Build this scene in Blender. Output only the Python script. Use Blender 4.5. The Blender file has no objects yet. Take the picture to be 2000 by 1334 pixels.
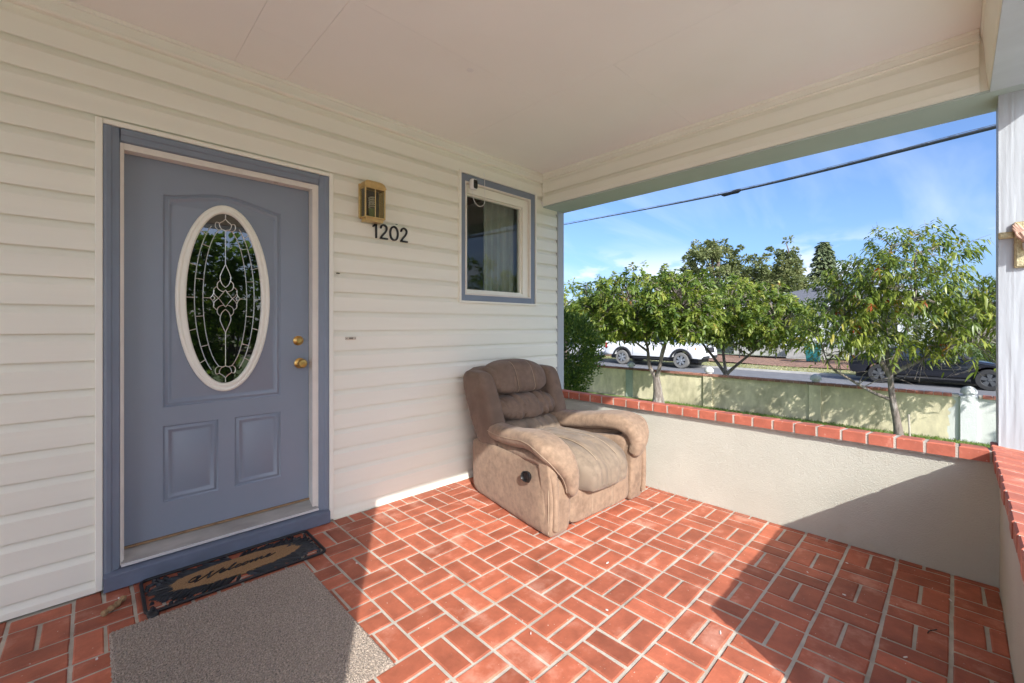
import bpy, bmesh, math, random
import numpy as np
from mathutils import Vector, noise as mnoise
random.seed(7)
rng = np.random.default_rng(11)
sc = bpy.context.scene
COL = sc.collection
PI = math.pi

# ------------------------------------------------------------------ camera
H = 1.31                                   # eye height above the porch floor
YAW = math.radians(45.73)                  # angle between the view axis and the house wall
cam_d = bpy.data.cameras.new('camera')
cam = bpy.data.objects.new('camera', cam_d); COL.objects.link(cam)
cam.location = (0, 0, H)
cam.rotation_euler = (PI / 2, 0, YAW - PI / 2)
cam_d.sensor_width = 36.0
cam_d.lens = 846.2 / 2000 * 36
cam_d.shift_y = -0.016
cam_d.clip_start = 0.03
cam_d.clip_end = 3000
sc.camera = cam

# ------------------------------------------------------------------ light
SUN = Vector((0.513, 0.858, -0.633)).normalized()      # the way the sunlight travels
EL = math.asin(-SUN.z)
AZ = math.atan2(-SUN.x, -SUN.y)
world = bpy.data.worlds.new('World'); sc.world = world; world.use_nodes = True
wn = world.node_tree.nodes; wl = world.node_tree.links
wn.clear()
out = wn.new('ShaderNodeOutputWorld'); bg = wn.new('ShaderNodeBackground')
sky = wn.new('ShaderNodeTexSky'); sky.sky_type = 'NISHITA'; sky.sun_disc = False
sky.sun_elevation = EL; sky.sun_rotation = AZ % (2 * PI)
sky.altitude = 50; sky.air_density = 0.7; sky.dust_density = 2.8; sky.ozone_density = 6.0
bg.inputs['Strength'].default_value = 0.145
# thin cirrus and low cumulus over the whole sky dome
tc = wn.new('ShaderNodeTexCoord')
sep = wn.new('ShaderNodeSeparateXYZ'); wl.new(tc.outputs['Generated'], sep.inputs[0])
def wmath(op, a, b=None, c=None):
    n = wn.new('ShaderNodeMath'); n.operation = op
    for i, x in enumerate((a, b, c)):
        if x is None: continue
        if isinstance(x, (int, float)): n.inputs[i].default_value = x
        else: wl.new(x, n.inputs[i])
    return n.outputs[0]
zz = wmath('ADD', wmath('MAXIMUM', sep.outputs[2], 0.0), 0.16)
px = wmath('DIVIDE', sep.outputs[0], zz); py = wmath('DIVIDE', sep.outputs[1], zz)
comb = wn.new('ShaderNodeCombineXYZ'); wl.new(px, comb.inputs[0]); wl.new(py, comb.inputs[1])
mp = wn.new('ShaderNodeMapping'); mp.inputs['Rotation'].default_value = (0, 0, math.radians(28)); mp.inputs['Scale'].default_value = (0.42, 1.5, 1)
wl.new(comb.outputs[0], mp.inputs[0])
n1 = wn.new('ShaderNodeTexNoise'); n1.inputs['Scale'].default_value = 1.15; n1.inputs['Detail'].default_value = 6; n1.inputs['Roughness'].default_value = 0.52; n1.inputs['Distortion'].default_value = 0.5
wl.new(mp.outputs[0], n1.inputs['Vector'])
r1 = wn.new('ShaderNodeMapRange'); r1.inputs[1].default_value = 0.45; r1.inputs[2].default_value = 0.85; r1.inputs[3].default_value = 0.0; r1.inputs[4].default_value = 0.55
wl.new(n1.outputs[0], r1.inputs[0])
mp2 = wn.new('ShaderNodeMapping'); mp2.inputs['Scale'].default_value = (3.2, 3.2, 9.0); mp2.inputs['Location'].default_value = (0.35, 1.1, 0.0)
wl.new(tc.outputs['Generated'], mp2.inputs[0])
n2 = wn.new('ShaderNodeTexNoise'); n2.inputs['Scale'].default_value = 2.1; n2.inputs['Detail'].default_value = 7; n2.inputs['Roughness'].default_value = 0.5
wl.new(mp2.outputs[0], n2.inputs['Vector'])
r2 = wn.new('ShaderNodeMapRange'); r2.interpolation_type = 'SMOOTHSTEP'
r2.inputs[1].default_value = 0.50; r2.inputs[2].default_value = 0.60; r2.inputs[3].default_value = 0.0; r2.inputs[4].default_value = 0.75
wl.new(n2.outputs[0], r2.inputs[0])
lowband = wn.new('ShaderNodeMapRange'); lowband.interpolation_type = 'SMOOTHSTEP'
lowband.inputs[1].default_value = 0.10; lowband.inputs[2].default_value = 0.19; lowband.inputs[3].default_value = 1.0; lowband.inputs[4].default_value = 0.0
wl.new(sep.outputs[2], lowband.inputs[0])
cum = wmath('MULTIPLY', r2.outputs[0], lowband.outputs[0])
mask = wmath('MAXIMUM', r1.outputs[0], cum)
mixc = wn.new('ShaderNodeMix'); mixc.data_type = 'RGBA'
wl.new(mask, mixc.inputs[0]); wl.new(sky.outputs[0], mixc.inputs[6]); mixc.inputs[7].default_value = (4.0, 4.3, 4.8, 1)
wl.new(mixc.outputs[2], bg.inputs['Color']); wl.new(bg.outputs[0], out.inputs['Surface'])

sun_d = bpy.data.lights.new('sun', 'SUN'); sun_d.energy = 3.2; sun_d.angle = math.radians(0.5); sun_d.color = (1.0, 0.975, 0.93)
sun = bpy.data.objects.new('sun', sun_d); COL.objects.link(sun)
sun.rotation_euler = SUN.to_track_quat('-Z', 'Y').to_euler(); sun.location = (-8, -14, 12)

vs = sc.view_settings
vs.view_transform = 'Standard'; vs.look = 'None'; vs.exposure = 1.05; vs.gamma = 1.0; vs.use_curve_mapping = False
sc.render.engine = 'CYCLES'
sc.cycles.max_bounces = 12; sc.cycles.diffuse_bounces = 7; sc.cycles.transparent_max_bounces = 12

# ------------------------------------------------------------------ helpers
def tag(o, label=None, cat=None, group=None, kind=None):
    if label: o['label'] = label
    if cat: o['category'] = cat
    if group: o['group'] = group
    if kind: o['kind'] = kind
    return o
LOCAL = set()
def thing(name, label, cat, loc=(0, 0, 0), rotz=0.0, group=None, local=False):
    o = bpy.data.objects.new(name, None); COL.objects.link(o)
    o.empty_display_size = 0.1
    o.location = loc; o.rotation_euler = (0, 0, rotz)
    if local: LOCAL.add(o.name)
    return tag(o, label, cat, group)
def rootof(o):
    while o.parent: o = o.parent
    return o

class MB:
    def __init__(s): s.v = []; s.f = []
    def add(s, vs_, fs):
        n = len(s.v); s.v.extend([tuple(p) for p in vs_]); s.f.extend([tuple(i + n for i in f) for f in fs]); return s
    def box(s, x0, x1, y0, y1, z0, z1):
        return s.add([(x0,y0,z0),(x1,y0,z0),(x1,y1,z0),(x0,y1,z0),(x0,y0,z1),(x1,y0,z1),(x1,y1,z1),(x0,y1,z1)],
              [(0,3,2,1),(4,5,6,7),(0,1,5,4),(1,2,6,5),(2,3,7,6),(3,0,4,7)])
    def prism(s, poly, axis, a0, a1):
        n = len(poly)
        def P(p, a):
            if axis == 'x': return (a, p[0], p[1])
            if axis == 'y': return (p[0], a, p[1])
            return (p[0], p[1], a)
        vv = [P(p, a0) for p in poly] + [P(p, a1) for p in poly]
        ff = [tuple(range(n)), tuple(range(2*n-1, n-1, -1))] + [(i, (i+1) % n, n+(i+1) % n, n+i) for i in range(n)]
        return s.add(vv, ff)
    def tube(s, pts, r, n=8, caps=True, closed=False):
        pts = [Vector(p) for p in pts]; m = len(pts)
        rr = r if hasattr(r, '__len__') else [r]*m
        up = None; rings = []
        for i, p in enumerate(pts):
            if closed: t = pts[(i+1) % m]-pts[i-1]
            else: t = pts[min(i+1, m-1)]-pts[max(i-1, 0)]
            if t.length < 1e-9: t = Vector((0,0,1))
            t.normalize()
            if up is None:
                up = t.orthogonal().normalized()
            else:
                up = up-t*up.dot(t)
                up = up.normalized() if up.length > 1e-6 else t.orthogonal().normalized()
            b = t.cross(up)
            rings.append([p+(up*math.cos(2*PI*k/n)+b*math.sin(2*PI*k/n))*rr[i] for k in range(n)])
        vv = [q for R in rings for q in R]; ff = []
        for i in range(m if closed else m-1):
            j = (i+1) % m
            ff += [(i*n+k, i*n+(k+1) % n, j*n+(k+1) % n, j*n+k) for k in range(n)]
        if caps and not closed:
            ff += [tuple(range(n-1, -1, -1)), tuple((m-1)*n+k for k in range(n))]
        return s.add(vv, ff)
    def lathe(s, prof, c, axis='z', n=24, a=1.0, b=1.0, caps=True):
        c = Vector(c); vv = []; ff = []
        for r, h in prof:
            for k in range(n):
                t = 2*PI*k/n; u, w = r*a*math.cos(t), r*b*math.sin(t)
                d = {'z': (u, w, h), 'y': (u, h, w), 'x': (h, u, w)}[axis]
                vv.append(c+Vector(d))
        m = len(prof)
        for i in range(m-1):
            ff += [(i*n+k, i*n+(k+1) % n, (i+1)*n+(k+1) % n, (i+1)*n+k) for k in range(n)]
        if caps: ff += [tuple(range(n)), tuple((m-1)*n+k for k in range(n))]
        return s.add(vv, ff)
    def sheet(s, fn, nu, nv, cu=False, cv=False):
        vv = [fn(i/(nu if cu else nu-1), j/(nv if cv else nv-1)) for i in range(nu) for j in range(nv)]
        ff = []
        for i in range(nu if cu else nu-1):
            for j in range(nv if cv else nv-1):
                a, b = i, (i+1) % nu; c, d = j, (j+1) % nv
                ff.append((a*nv+c, b*nv+c, b*nv+d, a*nv+d))
        return s.add(vv, ff)
    def rings(s, loops, closed=True, cap_in=False, cap_out=False):
        n = len(loops[0]); vv = [p for L in loops for p in L]; ff = []
        for i in range(len(loops)-1):
            ff += [(i*n+k, i*n+(k+1) % n, (i+1)*n+(k+1) % n, (i+1)*n+k) for k in range(n if closed else n-1)]
        if cap_in: ff.append(tuple((len(loops)-1)*n+k for k in range(n)))
        if cap_out: ff.append(tuple(range(n)))
        return s.add(vv, ff)
    def build(s, name, mat, parent=None, smooth=False, bevel=0, seg=1, kind=None, recalc=True, angle=None):
        me = bpy.data.meshes.new(name)
        org = Vector((0, 0, 0)); loc = None
        V = s.v
        if parent is not None:
            r = rootof(parent)
            if r.name not in LOCAL: org = Vector(r.location)
        else:
            a = np.array(V); loc = Vector(((a[:,0].min()+a[:,0].max())/2, (a[:,1].min()+a[:,1].max())/2, a[:,2].min())); org = loc
        bm = bmesh.new()
        bv = [bm.verts.new(Vector(p)-org) for p in V]
        for f in s.f:
            try: bm.faces.new([bv[i] for i in f])
            except ValueError: pass
        if recalc: bmesh.ops.recalc_face_normals(bm, faces=bm.faces)
        if bevel:
            ed = [e for e in bm.edges if len(e.link_faces) == 2 and e.calc_face_angle(0) > 0.5]
            bmesh.ops.bevel(bm, geom=ed, offset=bevel, segments=seg, profile=0.5, affect='EDGES', clamp_overlap=True)
        bm.to_mesh(me); bm.free()
        if mat: me.materials.append(mat)
        if smooth:
            me.polygons.foreach_set('use_smooth', [True]*len(me.polygons))
            me.set_sharp_from_angle(angle=angle if angle else math.radians(38))
        o = bpy.data.objects.new(name, me); COL.objects.link(o)
        if parent is not None: o.parent = parent
        else: o.location = loc
        if kind: o['kind'] = kind
        return o
def B(*a): return MB().box(*a)
def link_copy(src, loc, parent=None, rotz=0.0, name=None):
    o = src.copy(); COL.objects.link(o); o.parent = parent
    o.location = loc; o.rotation_euler = (0, 0, rotz)
    return o
def catmull(P, n=8, closed=False):
    P = [Vector(p) for p in P]; R = []; m = len(P)
    for i in range(m if closed else m-1):
        if closed: a, b, c, d = P[i-1], P[i], P[(i+1) % m], P[(i+2) % m]
        else: a, b, c, d = P[max(i-1,0)], P[i], P[i+1], P[min(i+2,m-1)]
        for k in range(n):
            t = k/n
            R.append(0.5*((2*b)+(c-a)*t+(2*a-5*b+4*c-d)*t*t+(3*b-a-3*c+d)*t**3))
    if not closed: R.append(P[-1])
    return R
def ribbon2d(P, w):
    """outline of a round-ended pen stroke through 2D points"""
    P = [Vector((p[0], p[1])) for p in P]; m = len(P)
    ww = w if hasattr(w, '__len__') else [w]*m
    L = []; R = []
    for i in range(m):
        t = (P[min(i+1,m-1)]-P[max(i-1,0)]).normalized(); nrm = Vector((-t.y, t.x))
        L.append(P[i]+nrm*ww[i]); R.append(P[i]-nrm*ww[i])
    return L, R
def stroke(mb, P, w, fn, t0, t1):
    """flat pen stroke extruded from depth t0 to t1; fn(u, v, depth) gives the point"""
    L, R = ribbon2d(P, w); m = len(L)
    for p0, wi, dr in ((P[0], w if not hasattr(w,'__len__') else w[0], 1), (P[-1], w if not hasattr(w,'__len__') else w[-1], -1)):
        mb.add(*_disc(p0, wi, fn, t0, t1))
    for i in range(m-1):
        q = [L[i], R[i], R[i+1], L[i+1]]
        vv = [fn(p.x, p.y, t0) for p in q]+[fn(p.x, p.y, t1) for p in q]
        mb.add(vv, [(0,1,2,3),(7,6,5,4),(0,4,5,1),(1,5,6,2),(2,6,7,3),(3,7,4,0)])
def _disc(c, r, fn, t0, t1, n=10):
    vv = [fn(c[0]+r*math.cos(2*PI*k/n), c[1]+r*math.sin(2*PI*k/n), t) for t in (t0, t1) for k in range(n)]
    return vv, [tuple(range(n)), tuple(range(2*n-1, n-1, -1))]+[(k, (k+1) % n, n+(k+1) % n, n+k) for k in range(n)]

# ------------------------------------------------------------------ materials
MATS = {}
def M(name, col, rough=0.6, var=0.12, scale=6.0, bump=0.0, bscale=60.0, metal=0.0, spec=0.5, col2=None, c2scale=2.0, c2lo=0.5, c2hi=0.7,
      rnd=0.0, speck=None, stretch=(1,1,1), sheen=0.0, coat=0.0, bdist=0.01, detail=4):
    m = bpy.data.materials.new(name); m.use_nodes = True; MATS[name] = m
    nt = m.node_tree; N = nt.nodes; L = nt.links; b = N['Principled BSDF']
    geo = N.new('ShaderNodeNewGeometry'); mp = N.new('ShaderNodeMapping'); mp.inputs['Scale'].default_value = stretch
    L.new(geo.outputs['Position'], mp.inputs[0])
    nz = N.new('ShaderNodeTexNoise'); nz.inputs['Scale'].default_value = scale; nz.inputs['Detail'].default_value = detail; nz.inputs['Roughness'].default_value = 0.6
    L.new(mp.outputs[0], nz.inputs['Vector'])
    mr = N.new('ShaderNodeMapRange'); mr.inputs[1].default_value = 0.3; mr.inputs[2].default_value = 0.7
    mr.inputs[3].default_value = 1-var; mr.inputs[4].default_value = 1+var; L.new(nz.outputs[0], mr.inputs[0])
    cur = None
    rgb = N.new('ShaderNodeRGB'); rgb.outputs[0].default_value = (*col, 1); cur = rgb.outputs[0]
    if col2:
        n2 = N.new('ShaderNodeTexNoise'); n2.inputs['Scale'].default_value = c2scale; n2.inputs['Detail'].default_value = 6; n2.inputs['Roughness'].default_value = 0.65
        L.new(mp.outputs[0], n2.inputs['Vector'])
        m2 = N.new('ShaderNodeMapRange'); m2.inputs[1].default_value = c2lo; m2.inputs[2].default_value = c2hi; L.new(n2.outputs[0], m2.inputs[0])
        mx = N.new('ShaderNodeMix'); mx.data_type = 'RGBA'; L.new(m2.outputs[0], mx.inputs[0]); L.new(cur, mx.inputs[6]); mx.inputs[7].default_value = (*col2, 1); cur = mx.outputs[2]
    if speck:
        n3 = N.new('ShaderNodeTexNoise'); n3.inputs['Scale'].default_value = speck[0]; n3.inputs['Detail'].default_value = 3
        L.new(geo.outputs['Position'], n3.inputs['Vector'])
        m3 = N.new('ShaderNodeMapRange'); m3.inputs[1].default_value = speck[1]; m3.inputs[2].default_value = speck[1]+.03; L.new(n3.outputs[0], m3.inputs[0])
        x3 = N.new('ShaderNodeMix'); x3.data_type = 'RGBA'; L.new(m3.outputs[0], x3.inputs[0]); L.new(cur, x3.inputs[6]); x3.inputs[7].default_value = (*speck[2], 1); cur = x3.outputs[2]
    val = mr.outputs[0]
    if rnd:
        oi = N.new('ShaderNodeObjectInfo'); r = N.new('ShaderNodeMapRange'); r.inputs[3].default_value = 1-rnd; r.inputs[4].default_value = 1+rnd
        L.new(oi.outputs['Random'], r.inputs[0]); mu = N.new('ShaderNodeMath'); mu.operation = 'MULTIPLY'; L.new(val, mu.inputs[0]); L.new(r.outputs[0], mu.inputs[1]); val = mu.outputs[0]
    sc_ = N.new('ShaderNodeVectorMath'); sc_.operation = 'SCALE'; L.new(cur, sc_.inputs[0]); L.new(val, sc_.inputs['Scale'])
    L.new(sc_.outputs[0], b.inputs['Base Color'])
    b.inputs['Roughness'].default_value = rough; b.inputs['Metallic'].default_value = metal; b.inputs['Specular IOR Level'].default_value = spec
    if sheen: b.inputs['Sheen Weight'].default_value = sheen
    if coat: b.inputs['Coat Weight'].default_value = coat; b.inputs['Coat Roughness'].default_value = 0.03
    if bump:
        nb = N.new('ShaderNodeTexNoise'); nb.inputs['Scale'].default_value = bscale; nb.inputs['Detail'].default_value = 4
        L.new(mp.outputs[0], nb.inputs['Vector'])
        bp = N.new('ShaderNodeBump'); bp.inputs['Strength'].default_value = bump; bp.inputs['Distance'].default_value = bdist
        L.new(nb.outputs[0], bp.inputs['Height']); L.new(bp.outputs[0], b.inputs['Normal'])
    return m
def mglass(name, tint=(1,1,1), ior=1.5, rough=0.0):
    m = bpy.data.materials.new(name); m.use_nodes = True; N = m.node_tree.nodes; L = m.node_tree.links; N.clear()
    o = N.new('ShaderNodeOutputMaterial'); mx = N.new('ShaderNodeMixShader'); fr = N.new('ShaderNodeFresnel'); fr.inputs[0].default_value = ior
    ge = N.new('ShaderNodeNewGeometry'); fm_ = N.new('ShaderNodeMath'); fm_.operation = 'SUBTRACT'; fm_.use_clamp = True; L.new(fr.outputs[0], fm_.inputs[0]); L.new(ge.outputs['Backfacing'], fm_.inputs[1])
    t = N.new('ShaderNodeBsdfTransparent'); t.inputs[0].default_value = (*tint, 1); g = N.new('ShaderNodeBsdfGlossy'); g.inputs['Roughness'].default_value = rough
    L.new(fm_.outputs[0], mx.inputs[0]); L.new(t.outputs[0], mx.inputs[1]); L.new(g.outputs[0], mx.inputs[2]); L.new(mx.outputs[0], o.inputs[0])
    MATS[name] = m; return m
def mleaf(name, cols, trans=0.35, rough=0.45):
    """leaf colour runs through cols by a per-leaf random number"""
    m = bpy.data.materials.new(name); m.use_nodes = True; N = m.node_tree.nodes; L = m.node_tree.links; N.clear(); MATS[name] = m
    o = N.new('ShaderNodeOutputMaterial'); at = N.new('ShaderNodeAttribute'); at.attribute_name = 'leaf_random'
    cr = N.new('ShaderNodeValToRGB'); el = cr.color_ramp.elements
    for i, (p, c) in enumerate(cols):
        e = el[i] if i < 2 else el.new(p)
        e.position = p; e.color = (*c, 1)
    L.new(at.outputs['Fac'], cr.inputs[0])
    pb = N.new('ShaderNodeBsdfPrincipled'); pb.inputs['Roughness'].default_value = rough; pb.inputs['Specular IOR Level'].default_value = 0.5
    tr = N.new('ShaderNodeBsdfTranslucent'); mx = N.new('ShaderNodeMixShader'); mx.inputs[0].default_value = trans
    hs = N.new('ShaderNodeHueSaturation'); hs.inputs['Value'].default_value = 1.5; hs.inputs['Saturation'].default_value = 1.1; L.new(cr.outputs[0], hs.inputs['Color'])
    L.new(cr.outputs[0], pb.inputs['Base Color']); L.new(hs.outputs[0], tr.inputs[0])
    L.new(pb.outputs[0], mx.inputs[1]); L.new(tr.outputs[0], mx.inputs[2]); L.new(mx.outputs[0], o.inputs[0])
    return m

vinyl = M('cream_vinyl', (0.85, 0.84, 0.73), 0.5, 0.03, 1.2, 0.06, 40, stretch=(0.3, 1, 6))
vinyl_trim = M('vinyl_trim', (0.86, 0.85, 0.75), 0.45, 0.03, 2)
ceil_m = M('ceiling_paint', (0.89, 0.89, 0.86), 0.8, 0.025, 0.8, 0.05, 25, col2=(0.87, 0.86, 0.81), c2scale=1.3, c2lo=0.55, c2hi=0.9)
blue = M('blue_grey_paint', (0.20, 0.24, 0.30), 0.42, 0.06, 3, 0.05, 90)
blue_door = M('door_paint', (0.235, 0.275, 0.335), 0.38, 0.04, 1.5, 0.04, 120)
white_paint = M('chipped_white', (0.74, 0.70, 0.63), 0.55, 0.06, 8, 0.15, 60, col2=(0.45, 0.38, 0.3), c2scale=14, c2lo=0.66, c2hi=0.72)
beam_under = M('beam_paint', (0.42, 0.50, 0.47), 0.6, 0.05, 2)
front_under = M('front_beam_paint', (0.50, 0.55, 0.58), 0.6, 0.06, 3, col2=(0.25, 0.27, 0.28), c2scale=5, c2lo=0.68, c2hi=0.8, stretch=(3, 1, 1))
post_m = M('post_paint', (0.42, 0.445, 0.47), 0.55, 0.03, 4, 0.35, 30, stretch=(1, 1, 0.15), col2=(0.38, 0.39, 0.40), c2scale=8, c2lo=0.66, c2hi=0.75)
stucco = M('stucco', (0.525, 0.515, 0.435), 0.9, 0.06, 2.5, 0.55, 190, col2=(0.46, 0.41, 0.31), c2scale=1.6, c2lo=0.58, c2hi=0.85, bdist=0.008)
mortar = M('mortar', (0.50, 0.47, 0.40), 0.95, 0.2, 9, 0.5, 180, col2=(0.38, 0.33, 0.26), c2scale=2.5, c2lo=0.5, c2hi=0.75, bdist=0.004)
paver = M('red_paver', (0.41, 0.117, 0.062), 0.62, 0.24, 9, 0.35, 60, rnd=0.24, speck=(75, .71, (.62, .50, .42)), col2=(0.50, 0.27, 0.20), c2scale=4.5, c2lo=0.55, c2hi=0.80, bdist=0.004)
capbrick = M('cap_brick', (0.42, 0.12, 0.072), 0.6, 0.2, 9, 0.3, 70, rnd=0.12, speck=(60, .70, (.7, .62, .54)), col2=(0.55, 0.30, 0.22), c2scale=9, c2lo=0.6, c2hi=0.8, bdist=0.004)
brass = M('brass', (0.72, 0.46, 0.15), 0.3, 0.1, 20, metal=1.0)
lantern_brass = M('lantern_brass', (0.66, 0.49, 0.22), 0.38, 0.12, 30, metal=0.85)
alu = M('aluminium', (0.42, 0.41, 0.39), 0.5, 0.2, 14, metal=0.5, stretch=(0.3, 1, 1))
wood_raw = M('raw_wood', (0.30, 0.19, 0.10), 0.8, 0.25, 20)
rubber = M('black_rubber', (0.014, 0.014, 0.015), 0.5, 0.25, 30)
coir = M('coir', (0.33, 0.19, 0.085), 0.95, 0.35, 160, 0.8, 260, bdist=0.006)
carpet_m = M('carpet', (0.38, 0.305, 0.24), 0.97, 0.6, 150, 1.0, 190, sheen=0.2, bdist=0.012, detail=2)
black = M('black_paint', (0.012, 0.012, 0.012), 0.35, 0.05, 9)
plastic_w = M('white_plastic', (0.80, 0.80, 0.79), 0.35, 0.01, 9)
suede = M('suede', (0.28, 0.19, 0.125), 0.9, 0.20, 26, 0.35, 190, sheen=0.1, col2=(0.19, 0.122, 0.078), c2scale=8, c2lo=0.52, c2hi=0.74, bdist=0.003)
suede_dark = M('suede_dark', (0.165, 0.110, 0.077), 0.9, 0.20, 24, 0.35, 190, sheen=0.1, col2=(0.11, 0.072, 0.05), c2scale=6, c2lo=0.48, c2hi=0.72, bdist=0.003)
suede_seat = M('suede_seat', (0.225, 0.17, 0.12), 0.9, 0.22, 24, 0.35, 190, sheen=0.1, col2=(0.115, 0.085, 0.062), c2scale=6, c2lo=0.48, c2hi=0.70, bdist=0.003)
stitch = M('stitching', (0.40, 0.30, 0.21), 0.85, 0.1, 40)
dark_room = M('room_dark', (0.045, 0.042, 0.04), 0.9, 0.05, 2)
curtain_m = M('curtain', (0.36, 0.36, 0.31), 0.9, 0.05, 8)
glass = mglass('window_glass', (0.88, 0.92, 0.90), 1.6)
dglass = mglass('door_glass', (0.35, 0.40, 0.37), 2.5, 0.015)
lead = M('came_metal', (0.62, 0.60, 0.55), 0.3, 0.1, 30, metal=0.7)

# ================================================================== the setting
def sheet(name, x0, x1, y0, y1, z, mat, nx=2, ny=2, amp=0.0, fr=0.3):
    mb = MB()
    def fn(u, v):
        x, y = x0+(x1-x0)*u, y0+(y1-y0)*v
        return (x, y, z+(amp*mnoise.noise(Vector((x*fr, y*fr, 3.1))) if amp else 0))
    mb.sheet(fn, nx, ny)
    return tag(mb.build(name, mat, smooth=amp > 0), kind='structure')
earth = M('dry_earth', (0.20, 0.165, 0.11), 0.95, 0.25, 0.7, col2=(0.12, 0.14, 0.06), c2scale=0.3)
lawn_m = M('lawn_soil', (0.16, 0.22, 0.06), 0.95, 0.3, 6)
asphalt = M('asphalt', (0.16, 0.16, 0.165), 0.9, 0.12, 3, 0.3, 90)
verge_m = M('dry_grass', (0.34, 0.33, 0.17), 0.95, 0.25, 3, 0.6, 30, col2=(0.19, 0.23, 0.07), c2scale=0.8, c2lo=0.45, c2hi=0.65, bdist=0.05)
chips_m = M('bark_chips', (0.27, 0.155, 0.105), 0.95, 0.4, 9, 0.8, 22, col2=(0.16, 0.09, 0.06), c2scale=2.2, bdist=0.05)
concrete = M('concrete', (0.42, 0.41, 0.38), 0.9, 0.12, 3)
sheet('ground', -1500, 1500, -1500, 1500, -0.95, earth)
sheet('front_lawn', -16, 9.76, -22, -5.6, -0.5, lawn_m)
sheet('bounce_paving', -16, 9.76, -5.6, -0.47, -0.496, M('pale_bounce_concrete', (0.66, 0.65, 0.60), .9, .08, 2))  # unseen pale ground, added to bounce sunlight up into the porch
sheet('side_lawn', 3.62, 9.76, -0.47, 14, -0.5, lawn_m)
sheet('street', 12.9, 22.35, -80, 90, -0.83, asphalt)
sheet('near_verge', 9.9, 12.7, -80, 90, -0.74, verge_m)
tag(MB().box(22.36, 22.5, -80, 90, -0.95, -0.745).build('street_kerb', concrete), kind='structure')
tag(MB().box(12.7, 12.86, -80, 90, -0.95, -0.73).build('near_kerb', concrete), kind='structure')
sheet('far_verge', 22.5, 25.2, -80, 90, -0.79, verge_m, 6, 60, 0.03, 0.8)
sheet('bark_bed', 25.2, 30.4, -14, 34, -0.72, chips_m, 20, 60, 0.10, 0.5)
sheet('neighbour_lawn', 30.4, 70, -60, 80, -0.62, M('neighbour_grass', (0.13, 0.18, 0.05), 0.95, 0.3, 1.5), 10, 30, 0.05, 0.3)

# porch floor: a mortar bed with one mesh per paver, laid in two-brick basket weave
pf = thing('porch_floor', None, None, (0, 0, 0)); tag(pf, kind='structure')
MB().box(-2.7, 3.25, -0.16, 2.95, -0.06, -0.0055).build('mortar_bed', mortar, pf)
MB().box(-2.7, 3.61, -0.46, 3.1, -0.95, -0.061).build('porch_base', stucco, pf)
MX, MY, X0, Y0, JT = 0.2035, 0.215, 0.15, 2.81, 0.014
def brick_mesh(name, lx, ly, h, seed, mat):
    r = random.Random(seed); c = 0.006
    n = 4
    def outline(ins, z, j):
        P = []
        hx, hy = lx/2-ins, ly/2-ins
        for a, b in ((-1,-1),(1,-1),(1,1),(-1,1)):
            P.append((a*hx+j*r.uniform(-1,1), b*hy+j*r.uniform(-1,1), z))
        Q = []
        for i in range(4):
            p, q = P[i], P[(i+1) % 4]
            Q.append(p)
            t = r.uniform(.35, .65)
            Q.append((p[0]+(q[0]-p[0])*t+j*.5*r.uniform(-1,1), p[1]+(q[1]-p[1])*t+j*.5*r.uniform(-1,1), z))
        return Q
    r2 = r.getstate()
    L0 = outline(0, -h, .0015); r.setstate(r2)
    L1 = outline(0, -0.004, .0018); r.setstate(r2)
    L2 = outline(0.0045, 0, .0018)
    mb = MB().rings([L0, L1, L2], cap_in=True)
    me = bpy.data.meshes.new(name)
    me.from_pydata(mb.v, [], mb.f); me.materials.append(mat); me.update()
    return me
def scr(x, y, z):
    d = x*math.cos(YAW)+y*math.sin(YAW); r = x*math.sin(YAW)-y*math.cos(YAW)
    return (d, 0.5+0.4231*r/d, (635-846.2*(z-H)/d)/1334) if d > 0.2 else (d, 9, 9)
cells = []
for i in range(-15, 18):
    for j in range(-16, 2):
        cx, cy = X0+(i+.5)*MX, Y0+(j+.5)*MY
        along_x = (i+j) % 2 == 0
        for k in (-1, 1):
            if along_x: bx, by, lx, ly = cx, cy+k*MY/4, MX-JT, MY/2-JT
            else: bx, by, lx, ly = cx+k*MX/4, cy, MX/2-JT, MY-JT
            x0, x1, y0, y1 = bx-lx/2, bx+lx/2, by-ly/2, by+ly/2
            x0, x1, y0, y1 = max(x0, -2.6), min(x1, 3.247), max(y0, -0.148), min(y1, 2.937)
            if x1-x0 < .02 or y1-y0 < .02: continue
            cells.append(((x0+x1)/2, (y0+y1)/2, x1-x0, y1-y0))
vis = []; rest = []
for c in cells:
    d, u, v = scr(c[0], c[1], 0)
    hid = (2.05 < c[0] < 3.0 and 1.85 < c[1] < 2.75) or (0.1 < c[0] < 0.82 and 1.55 < c[1] < 2.42)
    if d > .2 and -0.05 < u < 1.03 and v < 1.06 and not hid: vis.append((c[2]*c[3]/d**3, c))
    else: rest.append(c)
vis.sort(reverse=True)
rest += [c for _, c in vis[300:]]
cache = {}
def brick_at(c, parent, h=0.03):
    sd = random.randrange(4); key = (round(c[2], 3), round(c[3], 3), sd)
    if key not in cache: cache[key] = brick_mesh('brick', c[2], c[3], h, sd*17+int(c[2]*1000), paver)
    o = bpy.data.objects.new('brick', cache[key]); COL.objects.link(o); o.parent = parent
    o.location = (c[0], c[1], random.uniform(-.001, .0012)); o.rotation_euler = (random.gauss(0, .004), random.gauss(0, .004), random.gauss(0, .008))
for _, c in vis[:300]: brick_at(c, pf)
mb = MB()
for c in rest:
    x, y, lx, ly = c
    mb.box(x-lx/2, x+lx/2, y-ly/2, y+ly/2, -0.03, 0.0)
mb.build('paver_field', paver, pf, kind='stuff')
MB().box(-0.47, 1.5, -1.0, -0.47, -0.7, -0.17).build('entry_step', concrete, pf)
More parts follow.
